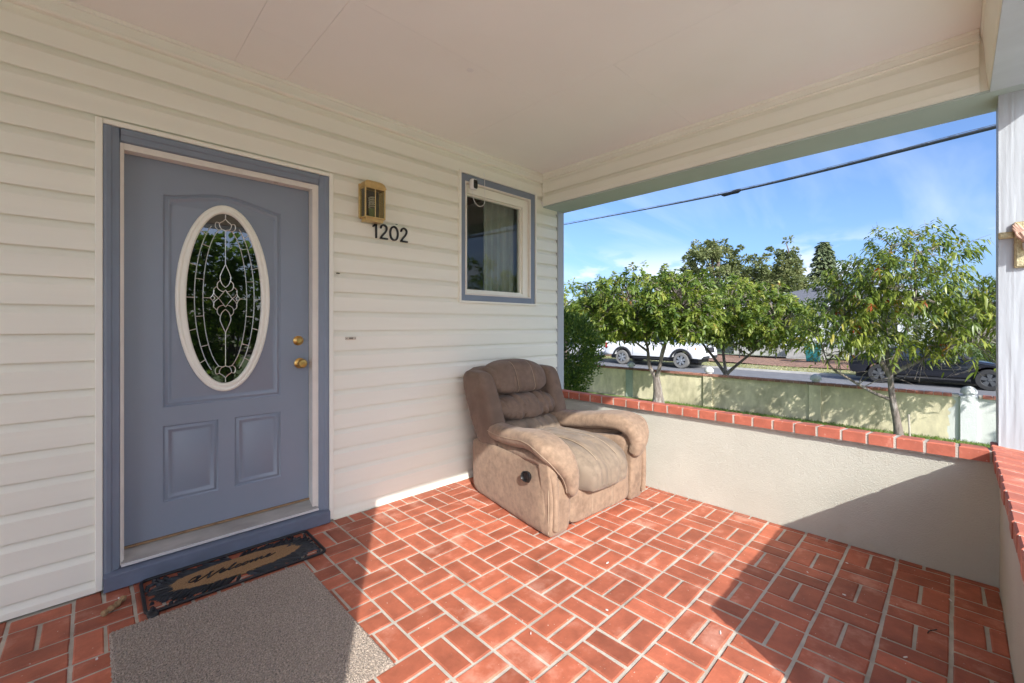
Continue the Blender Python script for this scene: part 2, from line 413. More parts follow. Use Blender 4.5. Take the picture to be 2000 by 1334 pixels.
MB().box(-0.47, 1.5, -1.4, -1.002, -0.7, -0.34).build('entry_step', concrete, pf)

# ================================================================== the house with its porch roof
house = thing('house', 'cream vinyl-sided house with blue-grey door and covered porch', 'house', (0, 2.95, 0)); tag(house, kind='thing')
YW = 2.95
DX0, DX1, DZ1 = 0.045, 1.145, 2.300          # door opening in the siding (blue casing outer edge)
WX0, WX1, WZ0, WZ1 = 2.245, 3.165, 1.520, 2.602
# sheathing with the two openings
wm = MB()
wm.box(-2.6, DX0+.06, YW+.001, YW+.14, 0, 2.84); wm.box(DX1-.06, WX0+.05, YW+.001, YW+.14, 0, 2.84)
wm.box(WX1-.05, 3.60, YW+.001, YW+.14, 0, 2.84)
wm.box(DX0+.06, DX1-.06, YW+.001, YW+.14, DZ1-.06, 2.84); wm.box(WX0+.05, WX1-.05, YW+.001, YW+.14, WZ1-.05, 2.84); wm.box(WX0+.05, WX1-.05, YW+.001, YW+.14, 0, WZ0+.05)
wm.build('wall', vinyl, house)
# the room behind door and window
rm = MB()
rm.add([(-2.6,3.1,-.05),(3.6,3.1,-.05),(3.6,7.5,-.05),(-2.6,7.5,-.05),(-2.6,3.1,2.84),(3.6,3.1,2.84),(3.6,7.5,2.84),(-2.6,7.5,2.84)],
       [(0,1,2,3),(4,7,6,5),(1,5,6,2),(2,6,7,3),(3,7,4,0)])
rm.build('room', dark_room, house, recalc=False)
MB().box(3.462, 3.61, 3.092, 10.6, -.95, 2.84).build('side_wall', vinyl, house)
# siding: one mesh per board, dutch lap profile
LAP = 0.1332; ZL = 1.139-9*LAP
def board(x0, x1, z0, zl=None, zh=None, face=YW, name='siding_board'):
    z1 = z0+LAP
    prof = [(z0+.013, .001), (z0+.013, .0185), (z0-.001, .0200), (z0-.001, .0225), (z0+.001, .0232), (z0+.093, .0222), (z0+.099, .0190), (z0+.105, .0150), (z0+.112, .0110), (z0+.120, .0078), (z0+.128, .0058), (z1+.015, .0045), (z1+.015, .001)]
    lo = z0-.004 if zl is None else zl; hi = z1+.015 if zh is None else zh
    P = [(z, d) for z, d in prof]
    def clip(P, lim, keep_above):
        R = []
        for i in range(len(P)):
            a, b = P[i], P[(i+1) % len(P)]
            ia = a[0] >= lim if keep_above else a[0] <= lim; ib = b[0] >= lim if keep_above else b[0] <= lim
            if ia: R.append(a)
            if ia != ib:
                t = (lim-a[0])/(b[0]-a[0]); R.append((lim, a[1]+t*(b[1]-a[1])))
        return R
    P = clip(P, lo, True); P = clip(P, hi, False) if P else P
    if len(P) < 3: return
    w = random.gauss(0, .0006)
    MB().prism([(face-d, z+w) for z, d in P], 'x', x0, x1).build(name, vinyl, house)
XR = 3.515
k = 0
while True:
    z0 = ZL+k*LAP; z1 = z0+LAP; k += 1
    if z0 > 2.735: break
    lo = max(z0-.004, 0.006); hi = min(z1+.015, 2.752)
    xs = [(-2.6, XR, lo, hi)]
    for ox0, ox1, oz0, oz1 in ((DX0-.012, DX1+.012, -1, DZ1+.012), (WX0-.012, WX1+.012, WZ0-.012, WZ1+.012)):
        nx = []
        for a, b, l, h in xs:
            if h <= oz0 or l >= oz1 or b <= ox0 or a >= ox1: nx.append((a, b, l, h)); continue
            nx += [(a, ox0, l, h), (ox1, b, l, h)]
            if h > oz1+.004: nx.append((ox0, ox1, oz1, h))
            if l < oz0-.004: nx.append((ox0, ox1, l, oz0))
        xs = nx
    for a, b, l, h in xs: board(a, b, z0, l, h)
MB().prism([(YW-.002, 2.748), (YW-.030, 2.748), (YW-.037, 2.755), (YW-.037, 2.764), (YW-.026, 2.772), (YW-.024, 2.815), (YW-.032, 2.818), (YW-.032, 2.8375), (YW-.002, 2.8375)], 'x', -2.6, 3.298).build('crown_trim', vinyl_trim, house)
MB().prism([(YW+.02, .0), (YW-.034, .0), (YW-.034, .003), (YW-.010, .0055), (YW+.02, .0055)], 'x', DX1+.03, 3.24).build('starter_strip', vinyl_trim, house)
# corner post at the far end of the wall
MB().box(XR, 3.612, YW-.036, YW+.14, -0.4, 2.508).build('corner_trim', post_m, house, bevel=.004, seg=2)
MB().box(3.278, 3.2965, YW-.046, YW-.030, 2.515, 2.815).build('corner_trim', vinyl_trim, house, bevel=.004, seg=2)
# ceiling of painted sheets with fine butt joints
panels = [(-2.6, .598, -.085, 2.95), (.5994, .8746, 2.5096, 2.95), (.876, 2.1995, 1.9702, 2.95), (2.201, 3.2985, 1.405, 2.95), (.5994, .8746, -.085, 2.5085), (.876, 2.1995, -.085, 1.969), (2.201, 3.2985, -.085, 1.4036)]
for i, (a, b, c, d) in enumerate(panels):
    MB().box(a, b, c, d, 2.838, 2.86).build('ceiling_panel', ceil_m, house)
MB().lathe([(.020, 0), (.022, -.002), (.012, -.004)], (1.631, 2.033, 2.838), 'z', 18).build('ceiling_cap', plastic_w, house)
MB().box(-2.7, 3.75, -.62, 3.2, 2.865, 2.9).build('roof_deck', ceil_m, house)
MB().prism([(-.75, 2.92), (6.0, 4.4), (10.8, 3.3), (10.8, 2.92)], 'x', -3.2, 4.0).build('roof', M('roof_shingle', (0.09, 0.09, 0.1), 0.9, .3, 14), house)
# beam over the far parapet: siding courses on a boxed beam with a painted underside
fbm = MB().box(3.3005, 3.606, -.40, YW-.03, 2.513, 2.84); fbm.build('porch_beam', vinyl_trim, house)
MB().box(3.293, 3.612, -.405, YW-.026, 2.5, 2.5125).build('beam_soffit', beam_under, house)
def bboard(z0, lo, hi):
    prof = [(z0+.012, 0), (z0+.012, .016), (z0-.001, .0185), (z0-.001, .0215), (z0+.093, .0205), (z0+.099, .0175), (z0+.105, .014), (z0+.112, .0105), (z0+.120, .0075), (z0+.146, .004), (z0+.146, 0)]
    P = [(3.3-d, min(max(z, lo), hi)) for z, d in prof]
    MB().prism(P, 'y', -.082, YW-.026).build('siding_board', vinyl, house)
bboard(2.640, 2.6, 2.79); bboard(2.507, 2.53, 2.66)
MB().prism([(3.3, 2.770), (3.284, 2.770), (3.278, 2.776), (3.284, 2.785), (3.286, 2.818), (3.278, 2.821), (3.278, 2.8375), (3.3, 2.8375)], 'y', -.083, YW-.026).build('crown_trim', vinyl_trim, house)
MB().prism([(3.3, 2.513), (3.279, 2.513), (3.277, 2.545), (3.283, 2.549), (3.3, 2.549)], 'y', -.083, YW-.026).build('beam_edge_trim', vinyl_trim, house)
# front beam
MB().prism([(-.086, 2.84), (-.086, 2.80), (-.094, 2.79), (-.112, 2.53), (-.118, 2.513), (-.40, 2.513), (-.40, 2.84)], 'x', -2.6, 3.2995).build('porch_beam', vinyl_trim, house)
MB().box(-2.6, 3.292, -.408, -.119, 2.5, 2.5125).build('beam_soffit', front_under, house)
# full-height wing wall on the near side of the entry
MB().box(-2.6, -.475, -.36, -.15, -.4, 2.5).build('wing_wall', vinyl, house)

# door casing, jambs and sill
for a in ((DX0+.002, DX0+.066, .064, DZ1-.066), (DX1-.066, DX1-.002, .064, DZ1-.066)):
    s = 1 if a[0] < .5 else -1
    xo, xi = (a[0], a[1]) if s > 0 else (a[1], a[0])
    MB().prism([(xo, YW+.03), (xo, YW-.030), (xo+s*.012, YW-.034), (xo+s*.028, YW-.030), (xo+s*.034, YW-.024), (xi-s*.006, YW-.018), (xi, YW-.010), (xi, YW+.03)], 'z', .06, DZ1-.002).build('door_casing', blue, house)
MB().prism([(YW+.03, DZ1-.0025), (YW-.030, DZ1-.0025), (YW-.0335, DZ1-.014), (YW-.030, DZ1-.03), (YW-.024, DZ1-.036), (YW-.018, DZ1-.060), (YW-.010, DZ1-.066), (YW+.03, DZ1-.066)], 'x', DX0+.067, DX1-.067).build('door_casing', blue, house)
def wob_strip(x0, x1, y0, y1, z0, z1, face, name, n=26):
    """paint-edged strip with a ragged brushed edge"""
    mb = MB()
    pts = []
    for i in range(n+1):
        z = z0+(z1-z0)*i/n; pts.append((x1+random.gauss(0, .0016), z))
    poly = [(x0, z0)]+pts+[(x0, z1)]
    mb.prism(poly, 'y', y0, y1); return mb.build(name, white_paint, house)
MB().box(DX0+.068, DX0+.080, YW-.006, YW+.085, .10, DZ1-.067).build('door_jamb', white_paint, house)
MB().box(DX1-.100, DX1-.068, YW-.006, YW+.085, .10, DZ1-.067).build('door_jamb', white_paint, house)
MB().box(DX0+.0805, DX1-.1005, YW-.006, YW+.085, DZ1-.100, DZ1-.0675).build('door_jamb', white_paint, house)
mb = MB()
for s, xa in ((1, DX0+.066), (-1, DX1-.066)):
    n = 60; top = DZ1-.07
    poly = [(xa-s*.002, .10)]+[(xa+s*(.006+abs(random.gauss(0, .0022))), .10+(top-.10)*i/n) for i in range(n+1)]+[(xa-s*.002, top)]
    mb.prism(poly, 'y', YW-.0115, YW-.0068)
mb.build('brushed_paint_edge', white_paint, house)
# vinyl channel round the casing
MB().box(DX0-.026, DX0+.001, YW-.036, YW+.002, .012, DZ1+.026).build('channel_trim', vinyl_trim, house, bevel=.003)
MB().box(DX1-.001, DX1+.026, YW-.036, YW+.002, .012, DZ1+.026).build('channel_trim', vinyl_trim, house, bevel=.003)
MB().box(DX0+.0015, DX1-.0015, YW-.035, YW+.002, DZ1+.001, DZ1+.0255).build('channel_trim', vinyl_trim, house, bevel=.003)
MB().prism([(YW+.10, .152), (YW+.045, .150), (YW-.020, .112), (YW-.020, .098), (YW+.10, .098)], 'x', DX0+.068, DX1-.068).build('threshold', alu, house)
MB().prism([(YW-.021, .108), (YW-.030, .104), (YW-.030, .096), (YW-.021, .096)], 'x', DX0+.068, DX1-.068).build('threshold_nosing', M('nosing', (.72, .72, .72), .4, .05, 9, metal=.3), house)
MB().prism([(YW+.06, .097), (YW-.031, .088), (YW-.058, .078), (YW-.060, .004), (YW+.06, .004)], 'x', DX0+.003, DX1-.003).build('door_sill', M('sill_paint', (0.13, 0.155, 0.21), .5, .15, 12, col2=(.36, .36, .35), c2scale=7, c2lo=.64, c2hi=.74, stretch=(.5, 1, 1)), house, bevel=.003)
MB().box(DX0+.08, DX1-.1, YW+.050, YW+.10, .1525, .162).build('door_sweep', wood_raw, house)

# ---- the door
YD = 3.008
door = MB().box(DX0+.081, DX1-.102, YD+.0105, YD+.045, .164, DZ1-.101).build('door', blue_door, house)
def offset_poly(P, d):
    n = len(P); R = []
    for i in range(n):
        a, b, c = Vector(P[i-1]), Vector(P[i]), Vector(P[(i+1) % n])
        e1 = (b-a).normalized(); e2 = (c-b).normalized()
        n1 = Vector((-e1.y, e1.x)); n2 = Vector((-e2.y, e2.x)); m = (n1+n2)
        m = m/max(m.dot(n1), .3) if m.length > 1e-6 else n1
        R.append(b+m*d)
    return R
def arch_top():
    P = [(.872, .863), (.872, 2.020)]
    for i in range(1, 25):
        t = i/25; x = .872-(.872-.285)*t
        P.append((x, 2.020+.052*(0.5-0.5*math.cos(2*PI*t))**0.8))
    P += [(.285, 2.020), (.285, .863)]
    return P[::1]
def rect(x0, x1, z0, z1): return [(x0, z0), (x1, z0), (x1, z1), (x0, z1)]
def holed_face():
    """front skin of the slab between the panel mouldings"""
    pass
skin = [rect(.285, .872, .863, 2.02)]
arch = arch_top()          # counter-clockwise in (x, z): right side up, over the top, left side down
panels_d = [arch, rect(.285, .538, .345, .760), rect(.620, .872, .345, .760)]
# slab face as a filled polygon with holes
bm = bmesh.new()
def loop(P, y):
    vs_ = [bm.verts.new((p[0], y, p[1])) for p in P]
    return [bm.edges.new((vs_[i], vs_[(i+1) % len(vs_)])) for i in range(len(vs_))]
ed = loop(rect(DX0+.081, DX1-.102, .164, DZ1-.101), YD)
for P in panels_d: ed += loop(P, YD)
bmesh.ops.triangle_fill(bm, use_beauty=True, edges=ed, normal=(0, -1, 0))
kill = [f for f in bm.faces if any((P[0][0] if False else min(p[0] for p in P))+.004 < f.calc_center_median().x < max(p[0] for p in P)-.004 and min(p[1] for p in P)+.004 < f.calc_center_median().z < (2.0 if P is arch else max(p[1] for p in P))-.004 for P in panels_d)]
bmesh.ops.delete(bm, geom=kill, context='FACES')
fm = MB(); bm.verts.index_update(); fm.add([v.co[:] for v in bm.verts], [[v.index for v in f.verts] for f in bm.faces]); bm.free()
fm.build('door_skin', blue_door, door)
for P in panels_d:
    loops = []
    for d, y in ((0, 0), (.003, .0060), (.008, .0085), (.015, .0035), (.021, -.0020), (.027, .0), (.034, .0085), (.040, .0095), (.054, .0025)):
        loops.append([(q.x, YD+y, q.y) for q in offset_poly(P, d)])
    MB().rings(loops, cap_in=True).build('door_panel', blue_door, door, smooth=True, angle=math.radians(60))
OCX, OCZ = 0.572, 1.467
def ell(a, b, n=72): return [(a*math.cos(2*PI*i/n), b*math.sin(2*PI*i/n)) for i in range(n)]
loops = []
for d, y in ((0, .0), (.001, -.012), (.006, -.017), (.016, -.018), (.019, -.014), (.024, -.0145), (.034, -.022), (.044, -.021), (.048, -.014), (.050, -.004)):
    loops.append([(OCX+p[0], YD+y, OCZ+p[1]) for p in ell(.2355-d, .546-d)])
MB().rings(loops).build('oval_frame', vinyl_trim, door, smooth=True, angle=math.radians(60))
GA, GB = .1855, .496
mb = MB(); mb.add([(OCX+p[0], YD-.0062, OCZ+p[1]) for p in ell(GA, GB)], [tuple(range(72))])
mb.build('glass_pane', dglass, door, recalc=False)
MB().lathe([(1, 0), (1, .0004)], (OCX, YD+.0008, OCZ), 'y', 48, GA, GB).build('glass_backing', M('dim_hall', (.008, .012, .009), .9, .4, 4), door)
# lead cames
cm = MB(); GY = YD-.0075
def came(P, n=8, closed=False, r=.0024, raw=False):
    Q = P if raw else catmull([(p[0], p[1], 0) for p in P], n, closed)
    Q = [(OCX+q[0], GY, OCZ+q[1]) for q in Q]
    cm.tube(Q, r, 5, closed=closed)
A1, B1, A2, B2 = .149, .468, .109, .415
for s in (1, -1):
    for a, b, zt in ((A1, B1, .415), (A2, B2, .398)):
        tm = math.asin(zt/b)
        came([(s*a*math.cos(t), b*math.sin(t)) for t in np.linspace(-tm, tm, 40)], raw=True)
    for z in (.30, .106, -.106, -.275):
        x1 = A1*math.sqrt(1-(z/B1)**2); x2 = A2*math.sqrt(1-(z/B2)**2); came([(s*x1, z*1.02), (s*x2, z*.98)], raw=True)
    for z in (.37, .185, -.18, -.36):
        x1 = A1*math.sqrt(1-(z/B1)**2); x0 = GA*math.sqrt(1-(z/GB)**2); came([(s*(x0-.002), z*1.04), (s*x1, z*.98)], raw=True)
    came([(s*GA, 0), (s*A1, 0)], raw=True); came([(s*A2, 0), (s*.075, 0)], raw=True)
    came([(0, s*.20), (0, s*.40)], raw=True); came([(0, s*.466), (0, s*.493)], raw=True)
    came([(0, s*.20), (.020, s*.15), (.027, s*.12), (.018, s*.085), (0, s*.064)]); came([(0, s*.20), (-.020, s*.15), (-.027, s*.12), (-.018, s*.085), (0, s*.064)])
    for q in (1, -1):
        came([(q*.024, s*.106), (q*.040, s*.085), (q*.036, s*.055), (q*.012, s*.04), (0, s*.05)])
        came([(q*.040, s*.070), (q*.058, s*.05), (q*.054, s*.022), (q*.034, 0)])
        came([(q*.056, s*.045), (q*.062, s*.018), (q*.075, 0)])
        came([(q*.060, s*.012), (q*.052, 0)])
        came([(0, s*.466), (q*.012, s*.452), (q*.030, s*.435), (q*.022, s*.408), (0, s*.396)])
        came([(q*.030, s*.438), (q*.046, s*.44), (q*.050, s*.415), (q*.036, s*.398), (q*.012, s*.402), (0, s*.396)])
came([(0, .05), (.034, 0), (0, -.05), (-.034, 0), (0, .05)], raw=True)
cm.build('lead_came', lead, door)
# lock and knob
mb = MB().lathe([(.031, 0), (.031, -.008), (.024, -.014), (.017, -.020), (.014, -.024), (.0, -.0245)], (.977, YD, 1.209), 'y', 28)
mb.box(.9745, .9795, YD-.0265, YD-.024, 1.200, 1.218); mb.build('deadbolt', brass, door, smooth=True)
MB().lathe([(.034, 0), (.034, -.006), (.027, -.012), (.015, -.016), (.014, -.030), (.024, -.036), (.029, -.046), (.029, -.056), (.022, -.066), (.012, -.067), (.010, -.064), (0, -.064)], (.987, YD, 1.061), 'y', 30).build('door_knob', brass, door, smooth=True)

# ---- the window
wf = MB()
gx0, gx1, gz0, gz1 = 2.352, 2.985, 1.630, 2.450
fx0, fx1, fz0, fz1 = WX0+.045, WX1-.060, WZ0+.050, WZ1-.060
def frame(mb, x0, x1, z0, z1, w, y0, y1, wb=None, wr=None, wt=None):
    wb = w if wb is None else wb; wr = w if wr is None else wr; wt = w if wt is None else wt
    mb.box(x0, x0+w, y0, y1, z0, z1); mb.box(x1-wr, x1, y0, y1, z0, z1)
    mb.box(x0+w, x1-wr, y0, y1, z0, z0+wb); mb.box(x0+w, x1-wr, y0, y1, z1-wt, z1)
frame(wf, fx0, fx1, fz0, fz1, .014, YW-.034, YW+.08)
window = wf.build('window', white_paint, house, bevel=.003)
sb = MB(); frame(sb, fx0+.0145, fx1-.0145, fz0+.0145, fz1-.0145, .028, YW-.004, YW+.07, wt=.075, wr=.07); sb.build('sash', vinyl_trim, window, bevel=.004, seg=2)
sb = MB(); frame(sb, fx0+.043, fx1-.085, fz0+.043, fz1-.090, .010, YW+.02, YW+.06, wr=.016); sb.build('sash_bead', vinyl_trim, window, bevel=.002)
MB().box(fx0+.05, fx1-.095, YW+.040, YW+.044, fz0+.05, fz1-.096).build('pane', glass, window)
cwx0, cwx1, cwz0, cwz1 = WX0+.001, WX1-.001, WZ0+.001, WZ1-.001
MB().box(cwx0, cwx0+.045, YW-.030, YW+.02, cwz0, cwz1).build('casing', blue, window, bevel=.002)
MB().box(cwx1-.058, cwx1, YW-.030, YW+.02, cwz0, cwz1).build('casing', blue, window, bevel=.002)
MB().box(cwx0+.0455, cwx1-.0585, YW-.0295, YW+.02, cwz0, cwz0+.050).build('casing', blue, window, bevel=.002)
MB().box(cwx0+.0455, cwx1-.0585, YW-.0295, YW+.02, cwz1-.062, cwz1).build('casing', blue, window, bevel=.002)
for a in ((WX0-.020, WX0-.0005, WZ0-.020, WZ1+.020), (WX1+.0005, WX1+.020, WZ0-.020, WZ1+.020), (WX0, WX1, WZ0-.0195, WZ0-.0005), (WX0, WX1, WZ1+.0005, WZ1+.0195)):
    MB().box(a[0], a[1], YW-.042, YW+.002, a[2], a[3]).build('channel_trim', vinyl_trim, window, bevel=.003)
cu = MB().sheet(lambda u, v: (2.66+.40*u, YW+.16+.018*math.sin(u*26)+.008*math.sin(u*61), 1.45+1.2*v), 60, 3)
cu.build('curtain', curtain_m, window, smooth=True)
cu = MB().sheet(lambda u, v: (2.30+.05*u, YW+.18+.012*math.sin(u*12), 1.45+1.2*v), 14, 3)
cu.build('curtain', curtain_m, window, smooth=True)

# ================================================================== porch parapets
def cap_brick_me(w, l, h, slope, seed):
    """w along the wall, l across it; top falls by slope to the outside"""
    r = random.Random(seed); c = .006
    lo = []; mid = []; top = []
    for a, b in ((-1, 0), (1, 0), (1, 1), (-1, 1)):
        x, y = a*w/2, b*l
        zt = h-slope*b
        lo.append((x, y, -slope*b*0)); mid.append((x+r.uniform(-.001, .001), y, zt-c)); top.append((x-a*c, y+(c if b == 0 else -c), zt))
    me = bpy.data.meshes.new('brick'); mb = MB().rings([lo, mid, top], cap_in=True, cap_out=True)
    me.from_pydata(mb.v, [], mb.f); me.materials.append(capbrick); me.update(); return me
capme = [cap_brick_me(.107, .225, .062, .026, i) for i in range(4)]
pw = thing('porch_wall', 'low cream stucco porch wall with red brick cap behind the recliner', 'wall', (3.25, 1.4, 0)); tag(pw, kind='thing')
def stucco_wall(name, parent, pts_fn, nu, nv, th):
    mb = MB(); mb.sheet(pts_fn, nu, nv); return mb.build(name, stucco, parent, smooth=True)
MB().box(3.252, 3.45, -.36, 2.945, -.5, .614).build('stucco_core', stucco, pw)
stucco_wall('stucco_face', pw, lambda u, v: (3.250-.0010*mnoise.noise(Vector((0, u*9, v*4)))-.0005*mnoise.noise(Vector((5, u*150, v*32))), -.16+3.1*u, -.004+.624*v), 420, 90, 0)
MB().box(3.226, 3.452, -.125, 2.945, .616, .6235).build('mortar_bed', mortar, pw)
MB().prism([(3.2210, .6235), (3.2210, .6805), (3.438, .6555), (3.438, .6235)], 'y', -.125, 2.94).build('mortar_bed', mortar, pw)
y = -.063
i = 0
while y < 2.9:
    o = bpy.data.objects.new('brick', capme[i % 4]); COL.objects.link(o); o.parent = pw
    o.location = (3.217-3.25+random.uniform(-.002, .002), y-1.4, .6235+random.uniform(-.001, .001)); o.rotation_euler = (0, 0, -PI/2+random.gauss(0, .006)); o.scale = (-1, 1, 1)
    y += .121; i += 1
fw = thing('porch_wall', 'low front porch wall with pinkish red brick cap at the right edge', 'wall', (2.4, -.15, 0)); tag(fw, kind='thing')
MB().box(1.502, 3.45, -.37, -.152, -.5, .614).build('stucco_core', stucco, fw)
stucco_wall('stucco_face', fw, lambda u, v: (1.50+1.75*u, -.150+.003*mnoise.noise(Vector((u*7, 2, v*4)))+.0012*mnoise.noise(Vector((u*80, 7, v*30))), -.004+.624*v), 110, 36, 0)
MB().box(1.50, 3.45, -.372, -.1285, .614, .6235).build('mortar_bed', mortar, fw)
MB().prism([(-.1305, .6235), (-.1305, .6805), (-.345, .6555), (-.345, .6235)], 'x', 1.505, 3.44).build('mortar_bed', mortar, fw)
x = 1.556; i = 0
while x < 3.42:
    o = bpy.data.objects.new('brick', capme[(i*3+1) % 4]); COL.objects.link(o); o.parent = fw
    o.location = (x-2.4, -.126+.15+random.uniform(-.002, .002), .6235+random.uniform(-.001, .001)); o.rotation_euler = (0, 0, PI+random.gauss(0, .006))
    x += .124; i += 1
# white post on the corner
pp = thing('porch_post', 'white painted square wooden post standing on the brick-capped corner', 'post', (3.47, -.255, .64))
def pfx(u, v):
    a = 4*u; s = int(a) % 4; t = a-int(a)
    x0, x1, y0, y1 = 3.372, 3.572, -.36, -.152
    P = [(x0, y1), (x0, y0), (x1, y0), (x1, y1)]
    p, q = P[s], P[(s+1) % 4]; x, y = p[0]+(q[0]-p[0])*t, p[1]+(q[1]-p[1])*t
    z = .648+(2.4995-.648)*v; w = .0012*mnoise.noise(Vector((x*30, y*60, z*3)))+.0012*mnoise.noise(Vector((x*9, y*160, z*2)))
    return (x+w, y+w, z)
MB().sheet(pfx, 96, 60, cu=True).build('shaft', post_m, pp)

# ================================================================== recliner
def cushion(mb, c, h, p=4.0, n=14, warp=None, disp=None):
    """superellipsoid pillow; disp(q, pos) gives an outward offset, warp(pos) bends it"""
    idx = {}; vv = []; ff = []
    def vert(q):
        key = tuple(round(a, 5) for a in q)
        if key in idx: return idx[key]
        s = sum(abs(a)**p for a in q)**(-1/p); d = Vector(q)*s
        pos = Vector((c[0]+d.x*h[0], c[1]+d.y*h[1], c[2]+d.z*h[2]))
        nrm = Vector([math.copysign(abs(d[i])**(p-1), d[i])/h[i] for i in range(3)]).normalized()
        if disp: pos = pos+nrm*disp(d, pos)
        if warp: pos = Vector(warp(pos))
        idx[key] = len(vv); vv.append(pos); return idx[key]
    for ax in range(3):
        for sg in (-1, 1):
            for i in range(n):
                for j in range(n):
                    quad = []
                    for a, b in ((i, j), (i+1, j), (i+1, j+1), (i, j+1)):
                        q = [0, 0, 0]; q[ax] = sg
                        q[(ax+1) % 3] = math.tan((2*a/n-1)*PI/4); q[(ax+2) % 3] = math.tan((2*b/n-1)*PI/4)
                        quad.append(vert(q))
                    ff.append(quad)
    return mb.add(vv, ff)
def nz(p, s, o=0): return mnoise.noise(Vector((p[0]*s+o, p[1]*s, p[2]*s)))
rec = thing('recliner_chair', 'worn brown suede recliner with padded arms in the porch corner', 'armchair', (2.545, 2.228, 0.0), math.radians(-2.3), local=True)
TAP = .30
def taper(p):
    t = min(max((p[1]+.5)/1.0, 0), 1); return (p[0]*(1-TAP*t), p[1], p[2])
for s in (-1, 1):
    # outer side box, top edge sweeping down to the rear
    def wp(p, s=s):
        x, y, z = p
        t = (y+.5)/.98
        if z > .25: z -= (z-.25)/.24*(.065*t+.03*math.sin(PI*min(max(t, 0), 1)))
        x += s*.012*math.sin(PI*min(max((z-.03)/.45, 0), 1))
        return taper((x, y, z))
    o = MB(); cushion(o, (s*.435, -.02, .247), (.095, .478, .243), 11, 18, wp, lambda d, p: .004*nz(p, 9, 3)+.002*nz(p, 25))
    side = o.build('side_panel', suede, rec, smooth=True, angle=math.radians(80))
    # front post of the arm
    o = MB(); cushion(o, (s*.432, -.475, .257), (.092, .050, .254), 8, 14, lambda p, s=s: (p[0]+s*.02*max(0, (p[2]-.2))/.3, p[1]-.02*math.sin(PI*p[2]/.5), p[2]), lambda d, p: .003*nz(p, 12))
    o.build('arm_front', suede, rec, smooth=True, angle=math.radians(80))
    # welt below the arm pad
    pts = catmull([(s*.405, .40, .425), (s*.43, .20, .425), (s*.46, -.05, .435), (s*.495, -.28, .455), (s*.512, -.42, .47), (s*.505, -.51, .43), (s*.495, -.545, .30), (s*.49, -.545, .06)], 6)
    pts = [taper(p) if p[1] > -.5 else p for p in pts]
    MB().tube(pts, [.020+.024*math.sin(PI*min(1, .12+i/(len(pts)-1)*1.0)) for i in range(len(pts))], 12).build('arm_welt', suede, rec, smooth=True)
    # padded arm: wide roll that waterfalls over the front
    path = catmull([(.30, .530), (.12, .515), (-.10, .525), (-.28, .548), (-.43, .540), (-.535, .490), (-.575, .410), (-.575, .325), (-.560, .240)], 6)
    if s > 0: path = catmull([(.30, .530), (.12, .520), (-.10, .535), (-.28, .562), (-.42, .562), (-.515, .520), (-.555, .455), (-.555, .395), (-.535, .340)], 6)
    m = len(path)
    def arm(u, v, s=s, path=path, m=m):
        f = u*(m-1); i = min(int(f), m-2); t = f-i
        q = path[i].lerp(path[i+1], t); tg = (path[min(i+2, m-1)]-path[max(i-1, 0)]).normalized()
        nr = Vector((-tg.y, tg.x)) if False else Vector((tg.y, -tg.x))
        nr = nr if nr.y > 0 or nr.x < 0 else -nr
        a = 2*PI*v
        k = u
        hw = .100+.022*math.sin(PI*min(k*1.25, 1))-.066*max(0, (k-.50)/.50)
        th = .062-.022*max(0, (k-.55)/.45)
        e = min(1, (k/.06))**.5*min(1, ((1-k)/.07)+.02)**.5
        ca, sa = math.cos(a), math.sin(a)
        cx = math.copysign(abs(ca)**.62, ca)*hw*e; cn = math.copysign(abs(sa)**.8, sa)*th*e
        xc = .425+.022*math.sin(PI*min(k*1.15, 1))+(-.060 if k > .5 else 0)*(k-.5)/.5
        x = s*(xc+(.012 if cx > 0 else 0))+cx
        y = q.x+nr.x*cn; z = q.y+nr.y*cn
        out_ = s*cx/hw
        x += s*.035*max(0, out_)*math.exp(-((k-.62)/.16)**2)
        cre = sum(math.exp(-((k-kc)/.006)**2) for kc in (.565, .60, .635, .675, .72, .77))*.0035*(.3+.7*max(0, -out_))
        y += nr.x*-cre*(sa > -.2); z += -nr.y*cre*(sa > -.2)
        z += .018*max(0, -out_)*0+.012*max(0, out_)*math.sin(PI*min(k*1.3, 1))
        wr = .0035*mnoise.noise(Vector((x*26, y*9, z*9+s)))+.004*mnoise.noise(Vector((x*4, y*22, z*22)))*(1 if .55 < k < .85 else .35)
        p = (x+wr*s, y, z+wr)
        return taper(p) if y > -.5 else p
    o = MB(); o.sheet(arm, 150, 36, cv=True)
    armo = o.build('arm', suede, rec, smooth=True, angle=math.radians(80))
    sp = []
    for i in range(8, 142):
        p = arm(i/149, .5 if s < 0 else 0.0); sp.append((p[0]+s*.0015, p[1], p[2]))
    MB().tube(sp, .0022, 5).build('seam', stitch, armo)
    sp = [(s*.4+s*.128*math.cos(0)+0, 0, 0)]
    MB().tube([(q[0], q[1]-.004, q[2]) for q in [taper((s*.522, y_, .03+.43*t)) if False else (s*(.518+.012*math.sin(PI*t)), -.505-.012*math.sin(PI*t), .03+.45*t) for t, y_ in [(i/20, 0) for i in range(21)]]], .0024, 5).build('seam', stitch, side)
